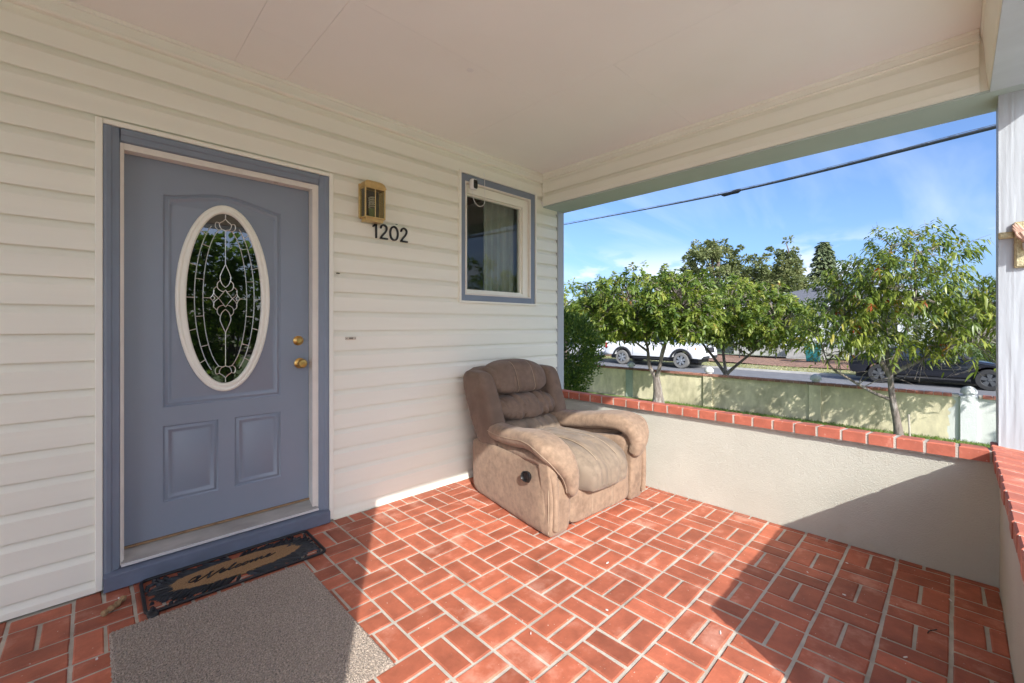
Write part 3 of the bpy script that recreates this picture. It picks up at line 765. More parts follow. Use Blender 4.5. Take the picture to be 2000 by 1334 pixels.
# recliner release cup on the viewer's side
cx_, cy_, cz_ = -.5205, -.335, .345
o = MB()
for k_, (r, d) in enumerate(((1.0, 0.004), (1.0, -.006), (.86, -.008), (.80, -.001), (.74, .010))): pass
loops = []
for r, d in ((1.0, .004), (1.02, -.007), (.88, -.010), (.80, -.004), (.76, .004)):
    loops.append([(cx_+d-.0185, cy_+.044*r*math.copysign(abs(math.cos(a))**.8, math.cos(a))+.012*math.sin(a)*0, cz_+.035*r*math.sin(a)-.006*math.cos(a)) for a in [2*PI*i/28 for i in range(28)]])
o.rings(loops, cap_in=True)
cup = o.build('release_cup', black, rec, smooth=True)
o = MB(); cushion(o, (cx_-.0175, cy_-.020, cz_-.004), (.006, .010, .030), 4, 6); o.build('lever', black, cup, smooth=True)
# seat
crs = random.Random(5)
def creases(n, w, x0, x1, sl):
    return [(crs.uniform(x0, x1), crs.uniform(-sl, sl), crs.uniform(.4, 1.0)*w, crs.uniform(.005, .009)) for _ in range(n)]
SEATC = creases(13, .010, -.27, .27, .5); LUMC = creases(16, .013, -.29, .29, .35); LOWC = creases(9, .009, -.29, .29, .3); HEADC = creases(5, .007, -.27, .27, .4)
def crease(C, x, t): return -sum(a*math.exp(-((x-x0-sl*t)/w)**2)*(.35+.65*abs(math.sin(7*x0+9*t))) for x0, sl, a, w in C)
def seat_disp(d, p):
    w = .014*mnoise.noise(Vector((p[0]*9, p[1]*3.5, 1)))+.009*mnoise.noise(Vector((p[0]*26, p[1]*6, p[2]*6)))
    groove = -.010*math.exp(-((p[0]+.10)/.010)**2)-.010*math.exp(-((p[0]-.12)/.010)**2)
    return (w+groove*(d.z > -.2)+crease(SEATC, p[0], p[1]+.2))*(1 if d.z > -.5 else .2)
def seat_warp(p):
    x, y, z = p
    if y < -.30: z -= .055*((-.30-y)/.28)**2
    z += .030*math.cos(min(1, abs(x)/.33)*PI/2)*math.cos(min(1, abs(y+.2)/.5)*PI/2)
    return (x, y, z)
o = MB(); cushion(o, (0, -.200, .352), (.325, .415, .128), 3.6, 64, seat_warp, seat_disp)
seat = o.build('seat_cushion', suede_seat, rec, smooth=True, angle=math.radians(80))
for xs_ in (-.10, .12):
    pts = []
    for i in range(30):
        y = .10-.66*i/29
        tt = (abs((y+.200)/.415))**3.6; zt = .352+.128*max(0, 1-tt-(abs(xs_)/.325)**3.6)**(1/3.6)
        p = seat_warp((xs_, y, zt-.004)); pts.append(p)
    MB().tube(pts, .0022, 5).build('seam', stitch, seat)
o = MB(); cushion(o, (0, -.492, .160), (.335, .038, .130), 8, 16, lambda p: (p[0], p[1]+.025*(p[2]-.03)/.25*0, p[2]), lambda d, p: .004*nz(p, 10, 5)+.003*mnoise.noise(Vector((p[0]*18, 0, p[2]*30)))*(abs(d.x) > .8))
fp = o.build('footrest_panel', suede, rec, smooth=True, angle=math.radians(80))
for xs_ in (-.11, .11): MB().tube([(xs_, -.5312, .05+.0*i) if False else (xs_, -.5315, .04+.022*i) for i in range(9)], .0016, 5).build('seam', stitch, fp)
# back: leans away from the seat
def lean(p):
    x, y, z = p; return (x, y+.36*(z-.42), z)
def wr_back(d, p):
    e = min(1, abs(d.z)*1.6+.15)
    return (crease(LUMC if p[2] > .56 else LOWC, p[0], p[2]-.62)*e+.010*mnoise.noise(Vector((p[0]*12, p[1]*3, p[2]*5)))+.016*mnoise.noise(Vector((p[0]*26+p[2]*6, 3, p[2]*4)))*(.35+.65*(abs(d.z) > .25)))*(d.y < .3)
def head_disp(d, p):
    return .006*nz(p, 6, 2)+crease(HEADC, p[0], p[2]-.87)*(d.y < .2)-.009*math.exp(-((p[0]+.085)/.010)**2)*(d.y < .2)-.009*math.exp(-((p[0]-.10)/.010)**2)*(d.y < .2)-.012*math.exp(-((p[0]+.06)**2+(p[2]-.93)**2)/.0012)*(d.y < 0)
def crown_(p):
    x, y, z = p; return lean((x, y, z+.030*math.cos(min(1, abs(x)/.34)*PI/2)*(z > .82)))
o = MB(); cushion(o, (0, .200, .872), (.315, .135, .120), 2.9, 60, crown_, head_disp)
head = o.build('head_cushion', suede_dark, rec, smooth=True, angle=math.radians(80))
for xs_ in (-.085, .10):
    pts = []
    for i in range(20):
        t = i/19; dz = -.97+1.9*t
        dy = -max(0, 1-abs(dz)**2.9-(abs(xs_)/.315)**2.9)**(1/2.9)
        pts.append(crown_((xs_, .200+.135*dy+.0055, .872+.120*dz)))
    MB().tube(pts, .0018, 5).build('seam', stitch, head)
o = MB(); cushion(o, (0, .178, .660), (.320, .140, .098), 2.7, 64, lean, wr_back); o.build('lumbar_cushion', suede_dark, rec, smooth=True, angle=math.radians(80))
o = MB(); cushion(o, (0, .175, .478), (.322, .125, .092), 2.7, 56, lean, wr_back); o.build('lower_cushion', suede_seat, rec, smooth=True, angle=math.radians(80))
o = MB(); cushion(o, (0, .300, .63), (.40, .085, .34), 7, 12, lean); o.build('back_shell', suede_dark, rec, smooth=True, angle=math.radians(80))
for s in (-1, 1):
    def ww(p, s=s):
        x, y, z = p; t = (z-.40)/.55
        return lean((x-s*.030*(1-t), y+.02*math.sin(PI*max(0, min(1, t))), z))
    o = MB(); cushion(o, (s*.372, .212, .665), (.080, .150, .285), 4.2, 18, ww, lambda d, p: .005*nz(p, 7, 8)+.003*nz(p, 18))
    o.build('back_wing', suede_dark, rec, smooth=True, angle=math.radians(80))
MB().box(-.30, .30, -.42, .36, .012, .06).build('base_frame', black, rec)

# ================================================================== mats on the floor
carpet = MB()
CX0, CX1, CY0, CY1 = .058, .842, 1.505, 2.502
def carp(u, v):
    x, y = CX0+(CX1-CX0)*u, CY0+(CY1-CY0)*v
    e = min(u, 1-u, v, 1-v)
    j = .0025*mnoise.noise(Vector((x*160, y*160, 0)))
    z = .0035+min(1, e/.012)*.009+.006*mnoise.noise(Vector((x*150, y*150, 4)))*min(1, e/.006)
    ex = (.002*mnoise.noise(Vector((y*55, 1, 0))) if min(u, 1-u) < .004 else 0); ey = (.003*mnoise.noise(Vector((x*55, 7, 0))) if min(v, 1-v) < .004 else 0)
    return (x+ex+j, y+ey, z)
carpet.sheet(carp, 300, 370)
carpet = tag(carpet.build('carpet_mat', carpet_m, recalc=False, smooth=False), 'flat taupe carpet remnant in front of the welcome doormat', 'mat')
dm = thing('doormat', 'black rubber and coir doormat reading Welcome at the door sill', 'doormat', (.58, 2.708, 0.0), math.radians(-.6), local=True)
HW, HH = .405, .180
def rrect(hw, hh, r, n=6):
    P = []
    for cx, cy, a0 in ((hw-r, hh-r, 0), (-hw+r, hh-r, PI/2), (-hw+r, -hh+r, PI), (hw-r, -hh+r, 1.5*PI)):
        for i in range(n+1): a = a0+PI/2*i/n; P.append((cx+r*math.cos(a), cy+r*math.sin(a)))
    return P
bd = MB(); R = rrect(HW-.008, HH-.008, .03)
bd.tube([(p[0], p[1], .009) for p in R], .008, 8, closed=True)
def rleaf(mb, x, y, ang, L, w, z):
    ca, sa = math.cos(ang), math.sin(ang); vv = []
    prof = [(0, .15), (.2, .75), (.45, 1), (.75, .7), (1, .03)]
    for t, k in prof:
        for e, h in ((-1, .0), (-.35, .9), (.35, .9), (1, .0)):
            a, b = t*L, e*w*k
            vv.append((x+ca*a-sa*b, y+sa*a+ca*b, .002+z*h*(.5+.5*k)))
    ff = [(i*4+j, i*4+j+1, (i+1)*4+j+1, (i+1)*4+j) for i in range(4) for j in range(3)]
    mb.add(vv, ff)
rr = random.Random(3)
for k in range(150):
    t = 2*PI*k/150; c_, s_ = math.cos(t), math.sin(t)
    a_, b_ = .275, .088
    x, y = a_*math.copysign(abs(c_)**.8, c_), b_*math.copysign(abs(s_)**.9, s_)
    out_ = math.atan2(s_*1.0, c_*.55)
    sw = .75*(1 if (k % 2) else .9)*(1 if c_*s_ < 0 else -1)*abs(s_)
    ang = out_+sw*.9+rr.gauss(0, .12)
    L = rr.uniform(.075, .115)
    while abs(x+L*math.cos(ang)) > HW-.008 or abs(y+L*math.sin(ang)) > HH-.006:
        L -= .006
        if L < .03: break
    rleaf(bd, x, y, ang, L, rr.uniform(.009, .014), rr.uniform(.009, .016))
for k in range(120):
    sx = rr.choice((-1, 1)); x, y = sx*rr.uniform(.22, .372), rr.choice((-1, 1))*rr.uniform(.02, .150)
    rleaf(bd, x, y, math.atan2(y*1.2, x)+rr.gauss(0, .5), rr.uniform(.03, .05) if abs(x) < .35 and abs(y) < .13 else .022, .010, rr.uniform(.008, .015))
bd.build('rubber_border', rubber, dm, smooth=True)
co = []
for i in range(160):
    t = 2*PI*i/160; k = 1+.05*mnoise.noise(Vector((math.cos(t)*9, math.sin(t)*9, 0)))+.045*mnoise.noise(Vector((math.cos(t)*30, math.sin(t)*30, 5)))+(.05*abs(math.cos(t))**3)*math.sin(i*2.3)
    co.append((.300*k*math.copysign(abs(math.cos(t))**.85, math.cos(t)), .092*k*math.copysign(abs(math.sin(t))**.85, math.sin(t))))
MB().prism(co, 'z', .002, .0125).build('coir_panel', coir, dm)
# brush-script lettering in moulded rubber
L_ = [ # each stroke: points (x, y) in letter units, then widths
 [(-.62,-.10),(-.80,.10),(-.72,.52),(-.40,.66),(-.22,.40),(-.42,.02),(-.62,-.10)],
 [(-.46,.62),(-.30,.10),(-.22,-.36),(.18,.20),(.52,.66)],
 [(.36,.62),(.44,.10),(.52,-.36),(.86,.16),(1.14,.66)],
 [(1.10,-.06),(1.34,.08),(1.40,.24),(1.24,.26),(1.14,.02),(1.26,-.20),(1.52,-.06),(1.80,.40),(1.98,.72),(1.88,.74),(1.74,.30),(1.74,-.12),(1.90,-.18),(2.10,.0)],
 [(2.46,.20),(2.28,.26),(2.14,.02),(2.24,-.20),(2.46,-.12),(2.66,.04)],
 [(2.86,.24),(2.68,.18),(2.62,-.06),(2.76,-.20),(2.96,-.04),(2.98,.18),(2.86,.24),(3.02,.16),(3.22,.22)],
 [(3.22,.24),(3.20,-.18),(3.40,.14),(3.54,.24),(3.54,-.18),(3.74,.14),(3.88,.24),(3.90,-.12),(4.02,-.18),(4.20,-.02)],
 [(4.22,-.06),(4.46,.08),(4.52,.24),(4.36,.26),(4.26,.02),(4.40,-.20),(4.66,-.10),(4.90,.10)]]
tx = MB(); SX = .088
for st in L_:
    P = catmull([(p[0]+p[1]*.45, p[1], 0) for p in st], 7)
    P = [(-.170+q.x*SX*.80, -.012+q.y*SX*.62+q.x*.002) for q in P]
    w = []
    for i in range(len(P)):
        d = Vector(P[min(i+1, len(P)-1)])-Vector(P[max(i-1, 0)])
        w.append(.0017+.0030*max(0, -d.y/(d.length+1e-9)) if True else .003)
    stroke(tx, P, w, lambda u, v, t: (u, v, t), .0125, .0165)
tx.build('lettering', rubber, dm)
o = MB(); cushion(o, (-.375, -.195, .014), (.022, .030, .012), 2.6, 8); o.build('corner_tab', rubber, dm, smooth=True)
MB().tube(catmull([(-.37, -.15, .012), (-.376, -.17, .02), (-.372, -.19, .02)], 4), .010, 7).build('corner_tab', rubber, dm, smooth=True)
# a dry curl of bark on the bricks
tw = MB(); P = catmull([(.040, 2.670, .012), (.060, 2.693, .013), (.085, 2.718, .012), (.105, 2.742, .016), (.126, 2.762, .020)], 5)
tw.tube(P, [.006]+[.012+.003*math.sin(i*1.3) for i in range(len(P)-4)]+[.009, .006, .002], 7)
tag(tw.build('bark_scrap', M('dry_bark', (.34, .22, .11), .9, .3, 60, .5, 120), smooth=True), 'dry curled scrap of tan bark on the shaded bricks by the doormat', 'bark')

# ================================================================== things on the wall
YF = YW-.030
lan = thing('wall_lantern', 'brass carriage lantern with glass sides above the house numbers', 'lantern', (1.44, YF, 2.05))
lx0, lx1, ly0, ly1, lz0, lz1 = 1.352, 1.505, 2.828, 2.918, 2.055, 2.268
MB().box(1.345, 1.530, YF-.012, YF+.001, 2.06, 2.30).build('back_plate', lantern_brass, lan, bevel=.003)
fr = MB(); t = .009
for x in (lx0, lx1-t):
    for y in (ly0, ly1-t): fr.box(x, x+t, y, y+t, lz0, lz1)
for z in (lz0, lz1-t):
    fr.box(lx0+t, lx1-t, ly0, ly0+t, z, z+t); fr.box(lx0, lx0+t, ly0+t, ly1-t, z, z+t); fr.box(lx1-t, lx1, ly0+t, ly1-t, z, z+t)
fr.box((lx0+lx1)/2-.0035, (lx0+lx1)/2+.0035, ly0+.001, ly0+.006, lz0+t, lz1-t)
fr.build('frame', lantern_brass, lan, bevel=.0015)
# hipped dome hood
loops = []
for h_, ins in ((0, -.004), (.008, -.004), (.022, .001), (.036, .008), (.046, .018), (.053, .030), (.056, .042)):
    loops.append([(lx0+ins, ly0+ins*.9, lz1+h_), (lx1-ins, ly0+ins*.9, lz1+h_), (lx1-ins, YF-.006, lz1+h_), (lx0+ins, YF-.006, lz1+h_)])
MB().rings(loops, cap_in=True, cap_out=True).build('hood', lantern_brass, lan, smooth=True, angle=math.radians(40))
MB().prism([(ly0+.004, lz0), (YF-.012, lz0), (YF-.012, lz0-.02), (ly0+.012, lz0-.022)], 'x', lx0+.010, lx1-.012).build('tray', lantern_brass, lan, bevel=.002)
lg = mglass('lantern_glass', (.78, .78, .70), 1.6)
MB().box(lx0+.012, lx1-.012, YF-.0145, YF-.0122, lz0+.012, lz1-.004).build('dark_liner', M('dark_liner_tone', (.16, .14, .10), .45, .3, 30, metal=.4), lan)  # dark plate added so the lantern's inside reads as shaded
for a in ((lx0+t, lx1-t, ly0+.003, ly0+.005, lz0+t, lz1-t), (lx0+.003, lx0+.005, ly0+t, ly1-t, lz0+t, lz1-t), (lx1-.005, lx1-.003, ly0+t, ly1-t, lz0+t, lz1-t)):
    MB().box(*a).build('pane', lg, lan)
bl = MB(); bx_, by_ = (lx0+lx1)/2-.008, (ly0+ly1)/2
bl.tube([(bx_+.018*math.cos(i*.55), by_+.018*math.sin(i*.55), lz0+.075+.0014*i) for i in range(60)], .0055, 7)
bl.build('bulb', plastic_w, lan, smooth=True)
MB().lathe([(.016, 0), (.019, .01), (.021, .06), (.018, .065)], (bx_, by_, lz0+.008), 'z', 16).build('lamp_socket', M('socket', (.35, .42, .20), .6), lan, smooth=True)
# house numbers
DG = {'1': [[(0, .078), (.012, .092), (.020, .098), (.021, .098), (.021, 0)]],
      '2': [catmull([(.004, .076, 0), (.010, .092, 0), (.027, .099, 0), (.046, .088, 0), (.048, .070, 0), (.038, .048, 0), (.018, .024, 0), (.004, .003, 0)], 6), [(.002, 0), (.053, 0)]],
      '0': [catmull([(.032, .098, 0), (.054, .085, 0), (.062, .049, 0), (.054, .013, 0), (.032, 0, 0), (.010, .013, 0), (.002, .049, 0), (.010, .085, 0)], 6, True)]}
names = [('1', 1.457, 'black house number 1, first digit, under the brass lantern'), ('2', 1.511, 'black house number 2 between the 1 and the 0'),
         ('0', 1.588, 'black house number 0 on the cream siding'), ('2', 1.676, 'black house number 2 at the right end of the row')]
for ch, x0, lab in names:
    mb = MB()
    for S in DG[ch]:
        S = [(p[0], p[1]) for p in S]
        if ch == '0': S = S+[S[0], S[1]]
        stroke(mb, S, .0062, lambda u, v, t, x0=x0: (x0+u*1.02, YF-.0005-t, 1.942+v), -.004, .006)
    tag(mb.build('house_number', black, bevel=0), lab, 'house number', 'the four house number digits')
# security camera clipped on the window casing, its white lead looping down
scm = thing('security_camera', 'small white security camera with black face above the window corner', 'camera', (2.35, 2.915, 2.47))
o = MB(); cushion(o, (2.352, 2.885, 2.514), (.030, .022, .046), 4.5, 10, lambda p: (p[0]+.10*(p[1]-2.885)*-2, p[1], p[2])); o.build('body', plastic_w, scm, smooth=True)
o = MB(); cushion(o, (2.359, 2.868, 2.514), (.0225, .008, .038), 5, 8); fc = o.build('face', black, scm, smooth=True)
MB().lathe([(.009, 0), (.009, -.003), (.006, -.004)], (2.361, 2.861, 2.528), 'y', 16).build('lens', M('lens', (.004, .004, .006), .08, .0, 5), fc, smooth=True)
MB().tube([(2.345, 2.90, 2.52), (2.335, 2.925, 2.525)], .009, 8).build('mount', plastic_w, scm)
MB().tube(catmull([(2.356, 2.895, 2.470), (2.360, 2.905, 2.43), (2.385, 2.908, 2.375), (2.436, 2.908, 2.345), (2.486, 2.908, 2.372), (2.500, 2.908, 2.42), (2.501, 2.910, 2.52), (2.501, 2.914, 2.620), (2.503, 2.926, 2.66)], 6), .0022, 6).build('lead', plastic_w, scm, smooth=True)
tag(MB().tube(catmull([(3.222, 2.918, 2.592), (3.240, 2.915, 2.56), (3.262, 2.912, 2.523), (3.272, 2.908, 2.500), (3.27, 2.912, 2.515), (3.258, 2.914, 2.55), (3.285, 2.905, 2.524), (3.318, 2.90, 2.498)], 6), .0025, 6).build('loose_cable', plastic_w, smooth=True), 'short loose white cable ends at the ceiling corner below the beam', 'cable')
db = thing('doorbell', 'tiny tan doorbell plate on the siding right of the door', 'doorbell', (1.29, YF, 1.21))
MB().box(1.252, 1.328, YF-.007, YF+.003, 1.209, 1.229).build('plate', M('tan_plastic', (.62, .56, .46), .5), db, bevel=.003)
MB().box(1.276, 1.306, YF-.010, YF-.0065, 1.2135, 1.2245).build('button', M('brown_plastic', (.20, .17, .13), .5), db, bevel=.002)
for x in (1.261, 1.319): MB().lathe([(.003, 0), (.002, -.002)], (x, YF-.007, 1.219), 'y', 8).build('screw', black, db)
mb = MB(); cushion(mb, (1.202, YF-.004, 1.660), (.013, .005, .004), 3, 6)
tag(mb.build('insect', black, smooth=True), 'small dark moth resting on the siding right of the door frame', 'insect')
mb = MB(); cushion(mb, (1.640, YF-.003, 2.062), (.010, .003, .0025), 3, 5)
tag(mb.build('paint_chip', black, smooth=True), 'tiny dark paint fleck above the house number 0', 'paint fleck')

# cross with praying hands on the post
cr = thing('wall_cross', 'gilt cross with praying hands hung on the white post', 'cross', (3.37, -.225, 1.60))
gilt = M('antique_gilt', (.42, .34, .19), .45, .25, 60, .4, 120, metal=.35)
XC = 3.3705
def cross_bar(y0, y1, z0, z1, name):
    o = MB(); o.box(XC-.016, XC, y0, y1, z0, z1); p = o.build(name, gilt, cr, bevel=.004, seg=2)
    MB().box(XC-.019, XC-.0155, y0+.008, y1-.008, z0+.007, z1-.007).build('inlay', M(name+'_inlay', (.50, .44, .26), .6, .35, 90, .6, 160), p, bevel=.001)
cross_bar(-.256, -.204, 1.600, 1.832, 'upright'); cross_bar(-.2035, -.150, 1.752, 1.786, 'arm'); cross_bar(-.310, -.2565, 1.752, 1.786, 'arm')
skin_m = M('painted_resin_hand', (.55, .36, .27), .6, .06, 20)
def P3(y, z, d): return (XC-.017-d, y, z)
for s, dd in ((0, .010), (1, .026)):
    o = MB()
    o.tube([P3(-.250, 1.722, dd), P3(-.243, 1.738, dd), P3(-.234, 1.757, dd), P3(-.226, 1.774, dd)], [.013, .018, .0185, .016], 9)
    for k, (L, off) in enumerate(((.034, -.0115), (.042, -.004), (.040, .0035), (.031, .0105))):
        y0, z0 = -.227+off*.88, 1.772-off*.42
        o.tube([P3(y0, z0, dd), P3(y0+L*.36, z0+L*.50, dd+.002), P3(y0+L*.56, z0+L*.86, dd), P3(y0+L*.62, z0+L*1.08, dd-.003*s)], [.0062, .0060, .0052, .003], 7)
    o.tube([P3(-.228, 1.742, dd+.006), P3(-.214, 1.756, dd+.009), P3(-.207, 1.774, dd+.006)], [.0075, .0066, .0035], 7)
    o.build('hand', skin_m, cr, smooth=True)
o = MB(); o.tube([P3(-.258, 1.688, .016), P3(-.254, 1.708, .018), P3(-.249, 1.724, .018)], [.026, .024, .021], 12); o.build('cuff', M('resin_cuff', (.70, .68, .64), .6), cr, smooth=True)

# small litter on the bricks
fl_m = M('paint_flake', (.80, .78, .74), .7, .05, 30)
fr_ = random.Random(21)
for x, y, where in ((2.93, .02, 'in the shaded corner nearest the white post'), (2.62, .38, 'in the middle of the shaded floor at right'), (2.30, .14, 'in the shade at the bottom right edge of view'),
                    (2.72, .55, 'in the shade just inside the shadow line by the low wall'), (1.70, 1.12, 'in full sun at the lower centre of the floor'), (1.34, 1.26, 'in the sun nearest the carpet corner, lower centre'),
                    (2.04, 1.34, 'in the sun in front of the recliner'), (1.05, 2.30, 'between the carpet and the left shadow edge'), (.02, 2.35, 'on the shaded bricks left of the carpet'),
                    (2.98, .42, 'in the shade close to the low wall at right'), (1.92, .70, 'in the sun by the tip of the right shadow'), (.10, 2.80, 'at the foot of the door frame, left end of the sill')):
    a = fr_.uniform(0, PI); L = fr_.uniform(.006, .013); w = fr_.uniform(.002, .004)
    q = [(x+math.cos(a)*L*i-math.sin(a)*w*j, y+math.sin(a)*L*i+math.cos(a)*w*j) for i, j in ((-1, -.3), (-.2, -1), (1, -.5), (.7, .8), (-.6, 1))]
    tag(MB().prism(q, 'z', .0018, .0045).build('paint_flake', fl_m), 'tiny white paint flake '+where, 'paint flake', 'white paint flakes scattered on the bricks')
tag(MB().tube(catmull([(2.545, .085, .004), (2.565, .080, .006), (2.590, .066, .005), (2.598, .058, .007)], 5), .0022, 6).build('twig', rubber, smooth=True), 'short thin black twig on the shaded bricks at lower right', 'twig')

# ================================================================== vegetation
def leaf_mesh(name, mat, parent, P, D, S, wr, droop, rv, fold=.25, twist=None, origin=None):
    """P base points, D unit directions, S lengths: one curved, folded leaf each"""
    n = len(P); P = np.asarray(P, float); D = np.asarray(D, float); S = np.asarray(S, float)[:, None]
    wr = np.broadcast_to(np.asarray(wr, float), (n,))[:, None]
    g = np.array([0, 0, -1.0]); D = D/np.linalg.norm(D, axis=1, keepdims=True)
    side = np.cross(D, g+rng.normal(0, .45, (n, 3))); side /= np.linalg.norm(side, axis=1, keepdims=True)+1e-9
    up = np.cross(side, D)
    def cl(t): return P+D*S*t+g*S*droop*t*t
    def ring(t, w): 
        c = cl(t); return [c-side*S*wr*w+up*S*wr*w*fold, c-up*0, c+side*S*wr*w+up*S*wr*w*fold]
    r1 = ring(.30, .46); r2 = ring(.68, .40)
    V = np.stack([cl(0), *r1, *r2, cl(1.0)], axis=1).reshape(-1, 3)
    b = (np.arange(n)*8)[:, None]
    tri = np.concatenate([b+np.array([q]) for q in ((0,1,2), (0,2,3), (4,7,5), (5,7,6))], axis=1).reshape(n, 4, 3)
    quad = np.concatenate([b+np.array([q]) for q in ((1,4,5,2), (2,5,6,3))], axis=1).reshape(n, 2, 4)
    loops = np.concatenate([tri.reshape(n, -1), quad.reshape(n, -1)], axis=1).reshape(-1)
    sizes = np.tile(np.array([3,3,3,3,4,4]), n); starts = np.concatenate([[0], np.cumsum(sizes)[:-1]])
    me = bpy.data.meshes.new(name)
    if parent is not None and rootof(parent).name not in LOCAL: V = V-np.array(rootof(parent).location)
    me.vertices.add(len(V)); me.vertices.foreach_set('co', V.astype(np.float32).ravel())
    me.loops.add(len(loops)); me.loops.foreach_set('vertex_index', loops.astype(np.int32))
    me.polygons.add(len(sizes)); me.polygons.foreach_set('loop_start', starts.astype(np.int32)); me.polygons.foreach_set('loop_total', sizes.astype(np.int32))
    me.update(calc_edges=True)
    at = me.attributes.new('leaf_random', 'FLOAT', 'FACE'); at.data.foreach_set('value', np.repeat(np.asarray(rv, np.float32), 6))
    me.materials.append(mat); me.polygons.foreach_set('use_smooth', [True]*len(me.polygons))
    o = bpy.data.objects.new(name, me); COL.objects.link(o)
    if parent is not None: o.parent = parent
    o['kind'] = 'stuff'
    return o
def rand_dir(n):
    d = rng.normal(0, 1, (n, 3)); return d/np.linalg.norm(d, axis=1, keepdims=True)
def crown_points(ells, n, shell=.55):
    """points in a union of ellipsoids, denser towards the skin, with their outward direction"""
    vol = np.array([e[3]*e[4]*e[5] for e in ells])**.75; k = rng.choice(len(ells), n, p=vol/vol.sum()); E_ = np.array(ells)[k]
    d = rand_dir(n); r = (shell+(1-shell)*rng.random(n))**.8
    bump = 1+.16*np.array([mnoise.noise(Vector((a[0]*2.3+b, a[1]*2.3, a[2]*2.3))) for a, b in zip(d, k*7.0)])
    return E_[:, :3]+d*E_[:, 3:6]*(r*bump)[:, None], d
def make_tree(name, label, cat, base, trunk, limbs, ells, ntw, per, leaf, mat, bark, group=None, droop=.5, wr=.3, twig=.35, rad=.07, up=.25, outl=.5, zmin=-9):
    t = thing(name, label, cat, base, group=group)
    tm = MB()
    tp = catmull(trunk, 5); n = len(tp)
    tm.tube(tp, [rad*(1.18-.5*i/(n-1))+rad*.4*max(0, 1-i*1.2/5) for i in range(n)], 10)
    tm.build('trunk', bark, t, smooth=True)
    lm = MB(); ends = []
    for L in limbs:
        lp = catmull(L[1:], 5); m = len(lp); r0 = L[0]
        lm.tube(lp, [r0*(1-.72*i/(m-1)) for i in range(m)], 7); ends += [tuple(p) for p in lp[m//3:]]
    P, D = crown_points(ells, ntw)
    ends = np.array(ends)
    LP = []; LD = []; LS = []; tw = MB()
    for i in range(ntw):
        p = P[i]; d = D[i]*outl+np.array([0, 0, up])+rng.normal(0, .35, 3); d /= np.linalg.norm(d)
        q = p+d*twig
        if i % 3 == 0:
            j = np.argmin(((ends-p)**2).sum(1)+rng.random(len(ends))*.05); e = ends[j]
            mid = (e+p)/2+np.array([0, 0, .05])
            tw.tube([e, mid, p, (p+q)/2, q], [.011*rad/.07, .008*rad/.07, .005*rad/.07, .004*rad/.07, .001], 3, caps=False)
        for a in range(per):
            s = (a+rng.random())/per
            b = p+(q-p)*s+np.array([0, 0, -.25*twig*s*s])
            r = rng.normal(0, 1, 3); r -= d*(r@d); r /= np.linalg.norm(r)+1e-9
            LP.append(b); LD.append(d*.45+r*.85+np.array([0, 0, -.05])); LS.append(leaf*rng.uniform(.65, 1.2))
    lo = lm.build('limbs', bark, t, smooth=True)
    tw.build('twigs', bark, lo, smooth=True, kind='stuff')
    rv = np.repeat(np.clip(rng.normal(.42, .2, ntw), 0, 1), per)+rng.normal(0, .10, ntw*per)
    LP = np.array(LP); keep = LP[:, 2] > zmin+rng.normal(0, .11, len(LP))
    leaf_mesh('crown', mat, t, LP[keep], np.array(LD)[keep], np.array(LS)[keep], wr, droop, np.clip(rv, 0, 1)[keep])
    return t
bark_m = M('grey_bark', (.20, .165, .14), .9, .3, 22, .8, 40, stretch=(1, 1, .35), col2=(.36, .33, .30), c2scale=9, c2lo=.52, c2hi=.66, bdist=.02)
bark_d = M('brown_bark', (.15, .115, .09), .9, .3, 18, .8, 30, stretch=(1, 1, .3), bdist=.02)
cherry = mleaf('cherry_leaf', [(0, (.05, .095, .02)), (.35, (.14, .205, .035)), (.7, (.27, .32, .06)), (.93, (.38, .38, .085)), (1.0, (.36, .19, .06))], .38)
peach = mleaf('peach_leaf', [(0, (.06, .10, .018)), (.4, (.15, .205, .03)), (.74, (.30, .33, .06)), (.90, (.36, .30, .06)), (.965, (.38, .14, .03)), (1.0, (.40, .08, .02))], .34, .38)
olive = mleaf('broad_leaf', [(0, (.09, .12, .045)), (.5, (.19, .22, .085)), (1.0, (.31, .31, .14))], .35, .6)
gleaf = mleaf('garden_leaf', [(0, (.06, .11, .02)), (.5, (.14, .22, .04)), (1.0, (.28, .34, .08))], .6)
fir = mleaf('fir_needle', [(0, (.08, .11, .055)), (.5, (.14, .18, .085)), (1.0, (.22, .24, .11))], .15, .7)
cedar = mleaf('hedge_leaf', [(0, (.025, .06, .012)), (.5, (.08, .14, .022)), (1.0, (.24, .28, .04))], .3, .6)

# round-headed tree in front of the yard wall
b = (9.25, 4.72, -.5)
make_tree('cherry_tree', 'round leafy tree with forked trunk in front of the parked pickup', 'tree', b,
    [(9.25, 4.72, -.55), (9.25, 4.74, -.2), (9.26, 4.78, .12)],
    [(.055, (9.26, 4.78, .08), (9.25, 4.95, .4), (9.3, 5.05, .9), (9.3, 5.4, 1.7)), (.05, (9.26, 4.78, .08), (9.2, 4.66, .4), (9.15, 4.55, .85), (9.1, 4.1, 1.7)),
     (.045, (9.26, 4.78, .1), (9.32, 4.70, .5), (9.4, 4.6, 1.1), (9.5, 4.7, 2.1)), (.03, (9.28, 5.0, .7), (9.0, 5.6, 1.2), (8.9, 6.2, 1.6)), (.03, (9.3, 5.1, 1.0), (9.7, 5.9, 1.5), (9.8, 6.4, 1.8))],
    [(9.25, 5.05, 1.80, 1.3, 1.65, .80), (9.2, 6.05, 1.55, 1.1, 1.0, .70), (9.25, 4.15, 1.70, 1.0, .80, .72), (9.1, 5.3, 1.35, .9, 1.4, .40), (9.1, 4.2, 1.3, .8, .6, .35)],
    1650, 15, .105, cherry, bark_m, droop=.32, wr=.44, twig=.20, rad=.105, up=.05, zmin=1.0)
